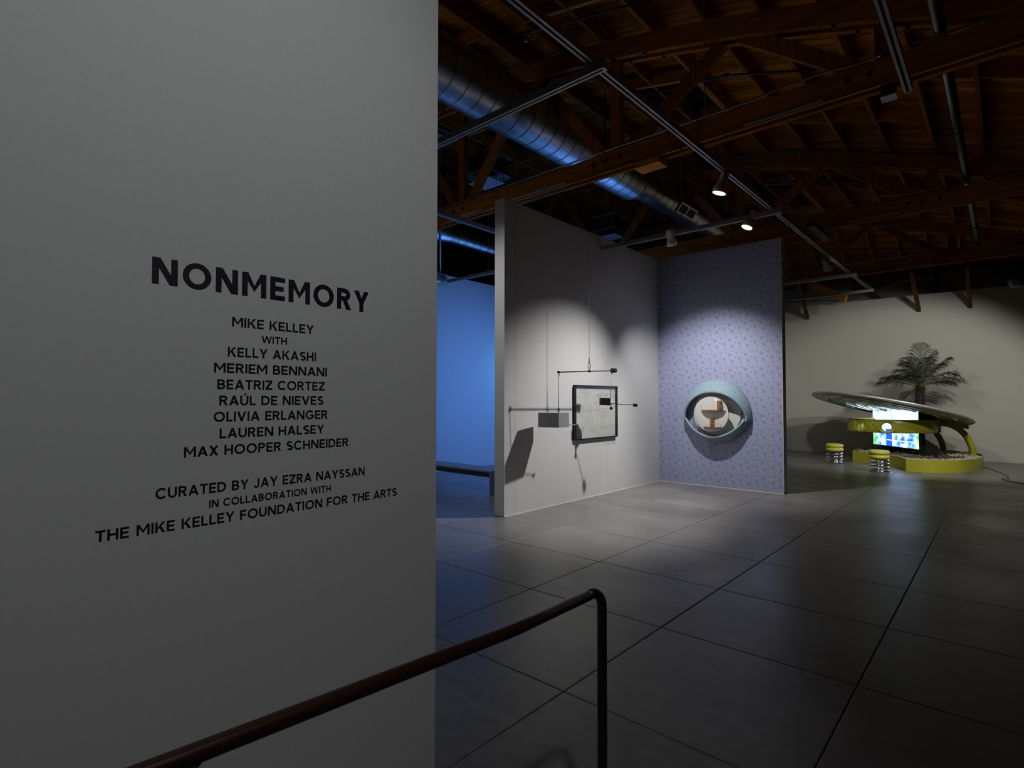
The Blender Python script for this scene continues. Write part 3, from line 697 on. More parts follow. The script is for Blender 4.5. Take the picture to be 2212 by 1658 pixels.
# ================================================================== TITLE LETTERING
def stroke_poly(pts, t):
    "a mitred ribbon of width t along pts, as quads"
    n = len(pts); Lf, Rt = [], []
    for i in range(n):
        p = Vector(pts[i])
        if i == 0: d = (Vector(pts[1])-p).normalized(); nn = Vector((-d.y, d.x)); k = 1
        elif i == n-1: d = (p-Vector(pts[i-1])).normalized(); nn = Vector((-d.y, d.x)); k = 1
        else:
            d1 = (p-Vector(pts[i-1])).normalized(); d2 = (Vector(pts[i+1])-p).normalized()
            n1 = Vector((-d1.y, d1.x)); n2 = Vector((-d2.y, d2.x)); nn = (n1+n2).normalized(); k = 1/max(.4, nn.dot(n1))
        Lf.append(p+nn*t/2*k); Rt.append(p-nn*t/2*k)
    return [[Lf[i], Lf[i+1], Rt[i+1], Rt[i]] for i in range(n-1)]
def ringp(cx, cy, rx, ry, t, a0, a1, n=24):
    out = []
    for i in range(n):
        a, b_ = a0+(a1-a0)*i/n, a0+(a1-a0)*(i+1)/n
        q = [(cx+rx*math.cos(a), cy+ry*math.sin(a)), (cx+rx*math.cos(b_), cy+ry*math.sin(b_)), (cx+(rx-t)*math.cos(b_), cy+(ry-t*.92)*math.sin(b_)), (cx+(rx-t)*math.cos(a), cy+(ry-t*.92)*math.sin(a))]
        out.append([Vector(p) for p in q])
    return out
def rc(x0, y0, x1, y1): return [Vector((x0, y0)), Vector((x1, y0)), Vector((x1, y1)), Vector((x0, y1))]
def qd(*p): return [Vector(q) for q in p]
def glyph(c, t):
    h = t*.92; d = math.radians
    if c == ' ': return .30, []
    if c == 'I': return t, [rc(0, 0, t, 1)]
    if c == 'L': return .56, [rc(0, 0, t, 1), rc(t, 0, .56, h)]
    if c == 'E': return .62, [rc(0, 0, t, 1), rc(t, 0, .62, h), rc(t, 1-h, .62, 1), rc(t, .5-h/2, .57, .5+h/2)]
    if c == 'F': return .59, [rc(0, 0, t, 1), rc(t, 1-h, .59, 1), rc(t, .48-h/2, .54, .48+h/2)]
    if c == 'T': return .68, [rc(0, 1-h, .68, 1), rc(.34-t/2, 0, .34+t/2, 1-h)]
    if c == 'H': return .76, [rc(0, 0, t, 1), rc(.76-t, 0, .76, 1), rc(t, .5-h/2, .76-t, .5+h/2)]
    if c == 'N': w_ = .82; return w_, [rc(0, 0, t, 1), rc(w_-t, 0, w_, 1), qd((0, 1), (t*1.18, 1), (w_, 0), (w_-t*1.18, 0))]
    if c == 'M': w_ = .96; m_ = w_/2; return w_, [rc(0, 0, t, 1), rc(w_-t, 0, w_, 1), qd((0, 1), (t*1.1, 1), (m_+t*.05, .44), (m_, .22)), qd((w_, 1), (w_-t*1.1, 1), (m_-t*.05, .44), (m_, .22))]
    if c == 'V': w_ = .84; m_ = w_/2; return w_, [qd((0, 1), (t*1.1, 1), (m_+t*.55, 0), (m_-t*.55, 0)), qd((w_, 1), (w_-t*1.1, 1), (m_-t*.55, 0), (m_+t*.55, 0))]
    if c == 'A': w_ = .86; m_ = w_/2; return w_, [qd((0, 0), (t*1.1, 0), (m_+t*.55, 1), (m_-t*.55, 1)), qd((w_, 0), (w_-t*1.1, 0), (m_-t*.55, 1), (m_+t*.55, 1)), rc(.20, .22, w_-.20, .22+h)]
    if c == 'W': w_ = 1.22; a = .30; b_ = w_-a; m_ = w_/2; s = t*.95; return w_, [qd((0, 1), (s, 1), (a+s/2, 0), (a-s/2, 0)), qd((m_-s/2, 1), (m_+s/2, 1), (a+s/2, 0), (a-s/2, 0)), qd((m_-s/2, 1), (m_+s/2, 1), (b_+s/2, 0), (b_-s/2, 0)), qd((w_-s, 1), (w_, 1), (b_+s/2, 0), (b_-s/2, 0))]
    if c == 'X': w_ = .76; return w_, [qd((0, 1), (t*1.2, 1), (w_, 0), (w_-t*1.2, 0)), qd((w_, 1), (w_-t*1.2, 1), (0, 0), (t*1.2, 0))]
    if c == 'Y': w_ = .78; m_ = w_/2; return w_, [qd((0, 1), (t*1.15, 1), (m_+t/2, .40), (m_-t/2, .40)), qd((w_, 1), (w_-t*1.15, 1), (m_-t/2, .40), (m_+t/2, .40)), rc(m_-t/2, 0, m_+t/2, .42)]
    if c == 'Z': w_ = .68; return w_, [rc(0, 0, w_, h), rc(0, 1-h, w_, 1), qd((w_-t*1.35, 1-h), (w_, 1-h), (t*1.35, h), (0, h))]
    if c == 'K': w_ = .76; return w_, [rc(0, 0, t, 1), qd((w_-t*1.25, 1), (w_, 1), (t, .34), (t, .56-.36*t)), qd((w_, 0), (w_-t*1.2, 0), (.30-t*.1, .50), (.30+t*.55, .66))]
    if c == 'O': return .98, ringp(.49, .5, .49, .515, t, 0, 2*PI, 40)
    if c == 'C': return .86, ringp(.47, .5, .47, .515, t, d(42), d(318), 30)
    if c == 'G': return .92, ringp(.48, .5, .48, .515, t, d(42), d(335), 32) + [rc(.52, .5-h, .92, .5), rc(.92-t, .20, .92, .5)]
    if c == 'D': return .80, [rc(0, 0, t, 1), rc(t, 0, .36, h), rc(t, 1-h, .36, 1)] + ringp(.34, .5, .46, .5, t, -PI/2, PI/2, 20)
    if c == 'U' or c == 'Ú':
        g = [rc(0, .36, t, 1), rc(.74-t, .36, .74, 1)] + ringp(.37, .37, .37, .385, t, PI, 2*PI, 18)
        if c == 'Ú': g.append(qd((.30, 1.07), (.42, 1.07), (.60, 1.24), (.42, 1.24)))
        return .74, g
    if c == 'J': return .54, [rc(.54-t, .30, .54, 1)] + ringp(.25, .29, .29, .305, t, d(200), 2*PI, 14)
    if c == 'P': return .68, [rc(0, 0, t, 1), rc(t, 1-h, .40, 1), rc(t, .42, .40, .42+h)] + ringp(.38, .71, .30, .29, t, -PI/2, PI/2, 14)
    if c == 'R': return .72, [rc(0, 0, t, 1), rc(t, 1-h, .40, 1), rc(t, .42, .40, .42+h), qd((.72, 0), (.72-t*1.15, 0), (.30, .43), (.30+t*.95, .46))] + ringp(.38, .71, .30, .29, t, -PI/2, PI/2, 14)
    if c == 'B': return .70, [rc(0, 0, t, 1), rc(t, 1-h, .38, 1), rc(t, .5-h/2, .42, .5+h/2), rc(t, 0, .40, h)] + ringp(.37, .74, .29, .26, t, -PI/2, PI/2, 12) + ringp(.40, .27+h*.1, .30, .27+h*.1, t, -PI/2, PI/2, 12)
    if c == 'S':
        pts = [(.34+.245*math.cos(d(a)), .725+.19*math.sin(d(a))) for a in range(35, 271, 14)] + [(.34+.26*math.cos(d(a)), .27+.19*math.sin(d(a))) for a in range(84, -146, -14)]
        return .66, stroke_poly(pts, t)
    return .5, [rc(0, 0, .5, 1)]
WX = -1.5990
def wall_line(name, text, y0, y1, zb, cap, t, parent, per_letter=False):
    adv = [glyph(c, t) for c in text]; nat = sum(a[0] for a in adv)*cap
    gap = .135*cap if t < .2 else .17*cap
    xs_ = ((y1-y0) - gap*(len(text)-1))/nat; y = y0; bm = B(); per_letter = True; kk = 0
    for c, (w_, polys) in zip(text, adv):
        bm2 = B() if per_letter else bm
        for q in polys:
            kk += 1; vs_ = [bm2.verts.new((WX + .00002*(kk % 9), y+p.x*cap*xs_, zb+p.y*cap)) for p in q]
            bm2.faces.new(vs_)
        if per_letter and polys: obj('letter', bm2, 'vinyl', parent)
        y += w_*cap*xs_ + gap
    if not per_letter: return obj(name, bm, 'vinyl', parent)
    bm.free()
t = thing('title_lettering', 'large black vinyl capitals forming the exhibition title on the grey wall', 'lettering', (-1.6, .746, 1.893))
wall_line('title', 'NONMEMORY', .429, 1.064, 1.893, .0675, .215, t, True)
t = thing('name_lettering', 'black vinyl list of names centred under the big title', 'lettering', (-1.6, .746, 1.449))
for txt, a, b_, z, c in (('MIKE KELLEY', .624, .867, 1.803, .0262), ('WITH', .707, .782, 1.7635, .0202), ('KELLY AKASHI', .614, .876, 1.719, .0262), ('MERIEM BENNANI', .579, .913, 1.6735, .0262),
        ('BEATRIZ CORTEZ', .588, .906, 1.6285, .0262), ('RAÚL DE NIEVES', .594, .902, 1.584, .0262), ('OLIVIA ERLANGER', .580, .917, 1.540, .0262), ('LAUREN HALSEY', .596, .905, 1.4945, .0262), ('MAX HOOPER SCHNEIDER', .509, .992, 1.449, .0262)):
    wall_line('name_line', txt, a, b_, z, c, .175, t)
t = thing('credit_lettering', 'three-line black vinyl credit at the bottom of the wall text', 'lettering', (-1.6, .75, 1.264))
for txt, a, b_, z, c in (('CURATED BY JAY EZRA NAYSSAN', .446, 1.054, 1.349, .0262), ('IN COLLABORATION WITH', .572, .931, 1.3095, .0202), ('THE MIKE KELLEY FOUNDATION FOR THE ARTS', .324, 1.185, 1.2645, .0262)):
    wall_line('credit_line', txt, a, b_, z, c, .175, t)

# ================================================================== HANDRAIL
t = thing('handrail', 'brown metal handrail in front of the lettered wall, bending down to a black post', 'handrail', (-1.1, 1.72, 0))
RX = -1.1
top = [(RX, -.9, 1.040), (RX, .27, .969), (RX, .60, .9515), (RX, .943, .934), (RX, 1.20, .9195), (RX, 1.256, .9175), (RX, 1.63, .917)]
obj('rail', tube(B(), top, .0185, 20), 'rail', t, True)
bend = [(RX, 1.63, .917)] + [(RX, 1.655+.065*math.sin(a), .852+.065*math.cos(a)) for a in arc(.15, PI/2, 8)] + [(RX, 1.72, .80), (RX, 1.72, .01)]
obj('end_post', tube(B(), bend, .0175, 20), 'rail_black', t, True)
pp = [(RX, .345, .955), (RX, .345, .93), (RX, .345, .5), (RX, .345, .01)]
obj('post', tube(B(), pp, lambda s: .042 if s < .1 else (.024 if s < .5 else .0185), 20), 'rail_black', t, True)
bm = B()
for yy in (.345, 1.72): lathe(bm, [(0, 0), (.05, 0), (.05, .008), (0, .012)], Matrix.Translation((RX, yy, 0)), 20)
obj('floor_flange', bm, 'rail_black', t)

# ================================================================== BENCH
t = thing('bench', 'long grey slab bench in the blue-lit room, partly behind the partition', 'bench', (-8.2, 6.9, 0))
obj('seat', box(B(), -9.35, -6.385, 6.62, 7.08, .385, .41), 'bench', t)
obj('side_panel', box(B(), -6.41, -6.385, 6.62, 7.08, 0, .385), 'bench', t)
obj('side_panel', box(B(), -9.35, -9.325, 6.62, 7.08, 0, .385), 'bench', t)
obj('under_frame', box(B(), -9.3, -6.42, 6.66, 7.02, .30, .384), 'black', t)

# ================================================================== MOBILE
mob = thing('hanging_mobile', 'grey metal box mobile hanging in front of the framed drawing', 'sculpture', P(1273, 930, 8.0))
Lp, Hp, Rp = P(1207, 803.5, 7.68), P(1273, 801.5, 8.17), P(1321, 800.6, 8.57)
def link(bm, c, r, vertical=True, ax=None, t_=.0025):
    c = Vector(c); a = Vector(ax or (R0.x, R0.y, 0))
    tube(bm, [c + a*r*.55*math.cos(s) + Vector((0, 0, r*math.sin(s))) for s in arc(0, 2*PI*15/16, 15)], t_, 6, closed=True)
obj('balance_bar', tube(B(), [Lp, Hp, Rp], .008, 10), 'gunmetal', mob, True)
bm = B()
for q, s in ((Lp, .016), (Hp, .016), (Rp, .014)): tube(bm, [Vector(q) - R0*.022, Vector(q) + R0*.022], s, 10)
obj('collar', bm, 'gunmetal', mob, True)
obj('suspension_wire', tube(B(), [Hp + Vector((0, 0, .19)), Vector((Hp.x, Hp.y, ZB))], .0028, 6), 'conduit', mob)
bm = B(); link(bm, Hp + Vector((0, 0, .08)), .032, t_=.005); link(bm, Hp + Vector((0, 0, .030)), .016, t_=.004); link(bm, Hp + Vector((0, 0, .13)), .018, t_=.005); tube(bm, [Hp + Vector((0, 0, .14)), Hp + Vector((0, 0, .20))], .006, 6)
obj('chain_link', bm, 'gunmetal', mob, True)
wt = (Rp-Hp).normalized()
obj('counterweight', lathe(B(), [(0, -.0), (.036, 0), (.036, .09), (.018, .092), (.018, .06), (0, .06)], orient(Rp + wt*.012 + Vector((0, 0, .005)), wt), 24), 'gunmetal', mob, False)
Bt = P(1206.5, 891.5, 7.68)
obj('drop_rod', tube(B(), [Lp + Vector((0, 0, -.06)), Bt + Vector((0, 0, .06))], .0045, 8), 'mobile', mob, True)
bm = B()
for z in (-.02, -.045): link(bm, Lp + Vector((0, 0, z)), .014, t_=.0035)
for z in (.055, .035, .012): link(bm, Bt + Vector((0, 0, z)), .015, t_=.004)
obj('chain_link', bm, 'gunmetal', mob, True)
# hanging box, seen corner-on
cz = P(1207, 891.5, 7.60); zb_ = P(1207, 923.5, 7.60).z; zt_ = cz.z
c0 = Vector((cz.x, cz.y)); lf = P(1162.3, 892, 7.76); rt = P(1229, 892, 7.84)
lf2, rt2 = Vector((lf.x, lf.y)), Vector((rt.x, rt.y)); bk = lf2 + rt2 - c0
bm = B(); cs = [c0, rt2, bk, lf2]
lo = [bm.verts.new((q.x, q.y, zb_)) for q in cs]; hi = [bm.verts.new((q.x, q.y, zt_)) for q in cs]
bm.faces.new(lo[::-1]); bm.faces.new(hi)
for i in range(4): bm.faces.new([lo[i], lo[(i+1) % 4], hi[(i+1) % 4], hi[i]])
bmesh.ops.bevel(bm, geom=bm.edges[:], offset=.002, segments=1, affect='EDGES')
obj('steel_box', bm, 'mobile', mob)
a = P(1228, 917, 7.84); b_ = P(1245, 917, 7.95)
obj('side_rod', tube(B(), [a, b_], .0045, 8), 'mobile', mob, True)
obj('rod_weight', tube(B(), [b_, b_ + (b_-a).normalized()*.04], .014, 12), 'mobile', mob, True)
# right-hand group
D2 = 8.57; Bs = P(1318, 861, D2)
obj('drop_rod', tube(B(), [Rp + Vector((0, 0, -.05)), Bs], .004, 8), 'mobile', mob, True)
bm = B(); link(bm, Rp + Vector((0, 0, -.035)), .016, t_=.004); obj('chain_link', bm, 'gunmetal', mob, True)
bm = B(); q = [P(1297, 858.8, D2-.02), P(1319, 859.5, D2+.02), P(1318.5, 875.5, D2+.02), P(1296.5, 874.5, D2-.02)]; off = Fh*.12
f0 = [bm.verts.new(p) for p in q]; f1 = [bm.verts.new(p+off) for p in q]; bm.faces.new(f0); bm.faces.new(f1[::-1])
for i in range(4): bm.faces.new([f0[i], f0[(i+1) % 4], f1[(i+1) % 4], f1[i]])
obj('small_box', bm, 'gunmetal', mob)
a, b_ = P(1318, 871, D2), P(1368, 874.6, D2)
obj('side_rod', tube(B(), [a, b_], .0055, 8), 'gunmetal', mob, True)
obj('cube_weight', beam(B(), b_, b_ + (b_-a).normalized()*.06, .05, .05), 'gunmetal', mob)
obj('rod_collar', tube(B(), [P(1319, 869, D2), P(1322, 873, D2)], .014, 10), 'mobile', mob, True)
bm = B(); bc = P(1320.3, 881.3, D2); bmesh.ops.create_uvsphere(bm, u_segments=20, v_segments=12, radius=.025, matrix=Matrix.Translation(bc)); tube(bm, [bc + Vector((0, 0, .02)), P(1320, 873, D2)], .004, 6)
obj('ball_weight', bm, 'gunmetal', mob, True)

# ================================================================== FRAMED DRAWING on the partition (faces +X)
fy0, fy1, fz0, fz1 = 7.175, 8.44, .955, 1.832; FX = PX
fr_t = thing('framed_drawing', 'pencil diagram on pale paper in a black frame, hung on the white partition', 'picture', (FX, (fy0+fy1)/2, fz0))
th = .055; fw = .018
for a in ((fy0, fy0+fw, fz0, fz1), (fy1-fw, fy1, fz0, fz1), (fy0+fw, fy1-fw, fz0, fz0+fw), (fy0+fw, fy1-fw, fz1-fw, fz1)):
    obj('frame_side', box(B(), FX+.001, FX+th, a[0], a[1], a[2], a[3]), 'frame', fr_t)
obj('paper', box(B(), FX+.004, FX+.012, fy0+fw, fy1-fw, fz0+fw, fz1-fw), 'paper', fr_t)
obj('glass_pane', box(B(), FX+.044, FX+.046, fy0+fw, fy1-fw, fz0+fw, fz1-fw), 'glass', fr_t)
def pic(u, v):
    "zoomed-photo coordinates of the sheet (inner area 905..1668 x 600..1610) to the sheet's plane"
    s_ = (u-905)/763; yy = fy0+.03 + (fy1-fy0-.06)*(s_*.94+.06*s_*s_)
    tp = 600 + 5*s_; bt = 1612 - 78*s_
    return Vector((FX+.0128, yy, fz1-.03 - (fz1-fz0-.06)*((v-tp)/(bt-tp))))
def ribbon(bm, pts, wd=.0022):
    for p, q in zip(pts[:-1], pts[1:]):
        d = (q-p)
        if d.length < 1e-6: continue
        n_ = Vector((0, -d.z, d.y)).normalized()*wd/2
        bm.faces.new([bm.verts.new(x) for x in (p-n_, q-n_, q+n_, p+n_)])
random.seed(3)
def scribble(bm, u, v, n, hh=26, dy=-6, wd=.0028):
    "hand-written capitals too small to read in the photograph"
    for i in range(n):
        x = u + i*19; y = v + dy*i/2
        k = random.choice(((0, 1), (0, 0), (.8, 0), (.8, 1)), ) ; pts = [(0, 1), (random.uniform(0, .3), 0), (.5, random.uniform(.3, .6)), (.8, random.choice((0, 1)))]
        ribbon(bm, [pic(x+p[0]*14, y+p[1]*hh) for p in pts], wd)
bm = B()
scribble(bm, 1005, 660, 3); scribble(bm, 1075, 650, 4); scribble(bm, 1025, 705, 3); scribble(bm, 1095, 695, 3)
scribble(bm, 1325, 755, 5, 34); scribble(bm, 1460, 745, 4, 34); scribble(bm, 1270, 900, 3, 20); scribble(bm, 1280, 930, 2, 14)
scribble(bm, 1425, 1095, 6, 18, -2); scribble(bm, 1430, 1145, 5, 18, -3); scribble(bm, 1440, 1375, 3, 20, 0); scribble(bm, 1225, 1475, 4, 16); scribble(bm, 1235, 1500, 3, 14)
scribble(bm, 1030, 1150, 2, 18); scribble(bm, 1035, 1180, 2, 18); scribble(bm, 1130, 735, 3, 14); scribble(bm, 1135, 760, 3, 14); scribble(bm, 985, 770, 2, 14)
scribble(bm, 1085, 930, 3, 10, -12)
obj('handwriting', bm, 'ink', fr_t)
bm = B()
for pl in (((1010, 972), (1045, 968), (1048, 1090), (1380, 1058)), ((1048, 1050), (1200, 1035), (1378, 1035)), ((1200, 1030), (1203, 970), (1240, 968), (1240, 1032)), ((1378, 1035), (1392, 1392), (1570, 1392), (1585, 1030)),
           ((1048, 970), (1075, 968), (1075, 1015), (1050, 1018)), ((1010, 1130), (1045, 1125), (1045, 1090)), ((1245, 1375), (1243, 1200)), ((1205, 1395), (1205, 1450), (1265, 1445), (1268, 1385), (1205, 1395)),
           ((935, 775), (965, 800), (985, 790), (1015, 835)), ((1080, 835), (1130, 830), (1165, 795), (1195, 790), (1210, 710)), ((1125, 1310), (1150, 1200)), ((1230, 1210), (1243, 1195), (1252, 1212)), ((1355, 650), (1356, 690)), ((1390, 1030), (1440, 1010), (1540, 1020))):
    ribbon(bm, [pic(*p) for p in pl], .0022)
ribbon(bm, [pic(1478+78*math.cos(a), 1128+78*math.sin(a)) for a in arc(0, 2*PI, 28)], .0022)
ribbon(bm, [pic(1050+22*math.cos(a), 1435+38*math.sin(a)) for a in arc(0, 2*PI, 18)], .003); ribbon(bm, [pic(1053, 1405), pic(1048, 1450)], .006)
ribbon(bm, [pic(1095+16*math.cos(a), 760+20*math.sin(a)) for a in arc(0, 5.5, 12)], .002)
obj('pencil_diagram', bm, 'ink', fr_t)
bm = B()
for pl in (((980, 975), (992, 985), (980, 1000), (994, 1005)), ((982, 1045), (992, 1035), (990, 1058)), ((948, 1025), (955, 1038)), ((1150, 1215), (1165, 1185), (1178, 1178)), ((960, 985), (962, 1120)), ((972, 1010), (1000, 1120))):
    ribbon(bm, [pic(*p) for p in pl], .0035)
obj('red_marks', bm, 'red_ink', fr_t)

# ================================================================== EYE SCULPTURE on the wallpaper (faces -Y)
EX, EZ, EY = -3.955, 1.275, PY1
eye = thing('eye_sculpture', 'big wall-mounted eye with floral fabric eyelids and a clear dome over white discs', 'sculpture', (EX, EY, .82))
def lid(name, u0, u1, ain, cin, a_, c_, b_, hood, lip, vee=1.0):
    """a shell between the wall and the opening, for azimuths u0..u1 (0 = right corner, 90 = top)"""
    nu, nv = 44, 12; bm = B(); grids = []
    for off in (0, .045):
        g_ = []
        for i in range(nu+1):
            u = math.radians(u0 + (u1-u0)*i/nu); row = []
            cu, su = math.cos(u), math.copysign(abs(math.sin(u))**vee, math.sin(u))
            A_ = a_ - off*.8; Cc = c_ - off*.8; Bb = b_ - off*.6
            # polar angle of the opening edge: wide open in the middle, nearly closed at the corners
            ph_in = math.asin(min(.985, ain + (cin-ain)*abs(su)**1.1))
            for j in range(nv+1):
                ph = ph_in + (PI/2 - ph_in)*j/nv
                rr = math.sin(ph); dd = math.cos(ph)
                bulge = 1 + lip*math.exp(-((j/nv)/.18)**2)
                row.append(bm.verts.new((EX + A_*rr*cu*1.0, EY - (Bb*dd*bulge*hood + .004 if j < nv else 0), EZ + Cc*rr*su)))
            g_.append(row)
        grids.append(g_)
    for gi, g_ in enumerate(grids):
        for i in range(nu):
            for j in range(nv): bm.faces.new([g_[i][j], g_[i+1][j], g_[i+1][j+1], g_[i][j+1]])
    for i in range(nu): bm.faces.new([grids[0][i][0], grids[1][i][0], grids[1][i+1][0], grids[0][i+1][0]])
    for e in (0, nu):
        for j in range(nv): bm.faces.new([grids[0][e][j], grids[0][e][j+1], grids[1][e][j+1], grids[1][e][j]])
    return obj(name, bm, 'paper_lid', eye, True)
lid('upper_eyelid', -6, 186, .93, .66, .625, .70, .335, 1.05, .10)
lid('lower_eyelid', 186, 354, .93, .78, .60, .46, .36, 1.0, .12, 1.45)
DC = Vector((EX+.01, EY, 1.375))
obj('back_disc', lathe(B(), [(0, .028), (.43, .028), (.43, .003), (0, .003)], orient(DC, (0, -1, 0)), 56), 'white', eye)
ir = obj('iris_disc', lathe(B(), [(0, .27), (.315, .27), (.315, .255), (0, .255)], orient(DC + Vector((-.02, 0, -.035)), (0, -1, 0)), 56), 'white', eye)
sub('disc_bracket', box(B(), DC.x-.06, DC.x+.06, EY-.255, EY-.028, DC.z-.06, DC.z+.06), 'white', ir)
def half_shelf(name, cx, z, r, y0):
    bm = B(); pts = [(cx + r*math.cos(a), y0 - r*.45*math.sin(a)) for a in arc(0, PI, 20)]
    lo = [bm.verts.new((x, y, z)) for x, y in pts]; hi = [bm.verts.new((x, y, z+.012)) for x, y in pts]
    bm.faces.new(lo[::-1]); bm.faces.new(hi)
    for i in range(len(pts)): k_ = (i+1) % len(pts); bm.faces.new([lo[i], lo[k_], hi[k_], hi[i]])
    return obj(name, bm, 'walnut', eye)
IY = EY-.27
def plate_shelf(cx, z, r):
    return half_shelf('half_round_shelf', cx, z, r, IY)
plate_shelf(DC.x+.03, 1.395, .215); plate_shelf(DC.x+.01, 1.10, .165)
for cx, z, r in ((DC.x+.155, 1.407, .040), (DC.x+.015, 1.112, .034)):
    obj('wooden_cylinder', lathe(B(), [(0, 0), (r, 0), (r, .175), (0, .175)], Matrix.Translation((cx, IY-.045, z)), 24), 'walnut', eye, False)
for z, x0, x1 in ((1.50, -.18, .20), (1.175, -.10, .16)):
    bm = B(); tube(bm, [(DC.x+x0, IY-.01, z), (DC.x+x0, IY-.06, z), (DC.x+x1, IY-.06, z), (DC.x+x1, IY-.01, z)], .004, 6)
    tube(bm, [(DC.x+x1, IY-.06, z), (DC.x+x1, IY-.06, z-.06)], .003, 6); tube(bm, [(DC.x+x0, IY-.06, z), (DC.x+x0, IY-.06, z-.06)], .003, 6)
    obj('wire_railing', bm, 'white', eye)
bm = B(); pr_ = [(.455*math.cos(a), .455*math.sin(a)*.93) for a in arc(.02, PI/2, 22)]; pr_[-1] = (0, pr_[-1][1])
lathe(bm, pr_, orient(DC, (0, -1, 0)), 56); obj('acrylic_dome', bm, 'glass', eye, True)
obj('dome_flange', lathe(B(), [(.455, .0), (.49, 0), (.49, .012), (.455, .016)], orient(DC, (0, -1, 0)), 56, True), 'white', eye, True)
# ================================================================== SPRING STOOLS
def stool(label, x, y, group='spring stools'):
    t = thing('spring_stool', label, 'stool', (x, y, 0), group)
    r = .158
    for z in (.432, .338):
        obj('ring_cushion', lathe(B(), [(.135+.068*math.cos(a), z+.054*math.sin(a)) for a in arc(0, 2*PI*19/20, 19)], Matrix.Translation((x, y, 0)), 40, True), 'yellow_vinyl', t, True)
    obj('seat_disc', lathe(B(), [(0, .475), (.12, .475), (.12, .455), (0, .455)], Matrix.Translation((x, y, 0)), 32), 'yellow_vinyl', t)
    n = 150; turns = 4.0; pts = []
    for i in range(n+1):
        s = i/n; h = .026 + .245*(s**1.0 if 0 else (0 if s < .22 else (s-.22)/.78)**.9)
        pts.append((x + (r+.012)*math.cos(2*PI*turns*s+2.2), y + (r+.012)*math.sin(2*PI*turns*s+2.2), h))
    obj('coil_spring', tube(B(), pts, .026, 12), 'chrome', t, True)
    return t
stool('yellow ring stool on a chrome coil spring, the one left of the planter', -3.28, 16.02)
stool('yellow ring stool on a chrome coil spring, the nearer one in front of the planter', -2.12, 14.62)

# ================================================================== KIOSK SCULPTURE: planter, ring, arches, dish
def wallstrip(bm, pts, z0, z1, th_, closed=False):
    pts = [Vector(p) for p in pts]; n = len(pts); q = []
    for i, p in enumerate(pts):
        a = pts[i-1] if (i or closed) else p; c = pts[(i+1) % n] if (i < n-1 or closed) else p
        d = (c-a).normalized(); nn = Vector((-d.y, d.x))
        q.append([bm.verts.new(v) for v in ((p.x, p.y, z0), (p.x, p.y, z1), (p.x+nn.x*th_, p.y+nn.y*th_, z1), (p.x+nn.x*th_, p.y+nn.y*th_, z0))])
    for i in range(n if closed else n-1):
        A, C_ = q[i], q[(i+1) % n]
        for j in range(4): bm.faces.new([A[j], A[(j+1) % 4], C_[(j+1) % 4], C_[j]])
    if not closed: bm.faces.new(q[0][::-1]); bm.faces.new(q[-1])
    return bm
def smoothline(ctrl, n=8):
    out = []; c = [Vector(p) for p in ctrl]
    for i in range(len(c)-1):
        p0, p1, p2, p3 = c[max(i-1, 0)], c[i], c[i+1], c[min(i+2, len(c)-1)]
        for k_ in range(n):
            s = k_/n; out.append(.5*((2*p1)+(p2-p0)*s+(2*p0-5*p1+4*p2-p3)*s*s+(3*p1-p0-3*p2+p3)*s**3))
    out.append(c[-1]); return out
kiosk = thing('video_kiosk', 'chartreuse kiosk sculpture: gravel planter, eyed ring, arches and tilted dish', 'sculpture', (-1.8, 16.9, 0))
PH = .272
front = smoothline([(-1.70, 15.19), (-1.34, 15.19), (-1.03, 15.36), (-.73, 15.74), (-.52, 16.37), (-.43, 17.1), (-.46, 17.8), (-.75, 18.4), (-1.3, 18.62)])
back = smoothline([(-1.3, 18.62), (-2.0, 18.6), (-2.7, 18.3), (-3.02, 17.6), (-2.98, 16.545)])
left = smoothline([(-2.98, 16.545), (-2.60, 16.47), (-2.27, 16.25), (-2.00, 15.92), (-1.82, 15.60), (-1.72, 15.26)])
obj('planter_wall', wallstrip(B(), front, 0, PH, .03), 'yellow', kiosk, False)
obj('planter_wall', wallstrip(B(), left, 0, PH, .03), 'yellow', kiosk, False)
obj('planter_wall', wallstrip(B(), back, 0, PH, .03), 'yellow', kiosk, False)
outline = front + back[1:] + left[1:]
def inside(x, y, pts=outline):
    c = False; n = len(pts); j = n-1
    for i in range(n):
        if (pts[i].y > y) != (pts[j].y > y) and x < (pts[j].x-pts[i].x)*(y-pts[i].y)/(pts[j].y-pts[i].y)+pts[i].x: c = not c
        j = i
    return c
def edge_dist(x, y): return min(math.hypot(p.x-x, p.y-y) for p in outline)
random.seed(11)
bm = B(); gs = .045; vm = {}
def soil_z(x, y):
    e = min(1, edge_dist(x, y)/.35)
    return .215 + .05*e + .03*e*math.sin(x*4.1+y*2.3)*math.cos(y*3.7) + random.uniform(-.010, .012)
nx, ny = int(2.7/gs), int(3.6/gs)
for i in range(nx+1):
    for j in range(ny+1):
        x, y = -3.1+i*gs, 15.1+j*gs
        if inside(x, y) and edge_dist(x, y) > .015: vm[i, j] = bm.verts.new((x, y, soil_z(x, y)))
for (i, j) in list(vm):
    q = [vm.get(k_) for k_ in ((i, j), (i+1, j), (i+1, j+1), (i, j+1))]
    if all(q): bm.faces.new(q)
obj('soil_bed', bm, 'soil', kiosk, False)
def pebbles(name, pts, r0, r1, material, label=None):
    bm = B()
    for x, y, z in pts:
        r = random.uniform(r0, r1)
        m_ = Matrix.Translation((x, y, z)) @ Matrix.Rotation(random.uniform(0, 6), 4, 'Z') @ Matrix.Diagonal((r, r*random.uniform(.6, .95), r*random.uniform(.5, .8), 1))
        bmesh.ops.create_icosphere(bm, subdivisions=1, radius=1, matrix=m_)
    o = obj(name, bm, material, kiosk, True); o['kind'] = 'stuff'
    if label: o['label'] = label
    return o
pts = []
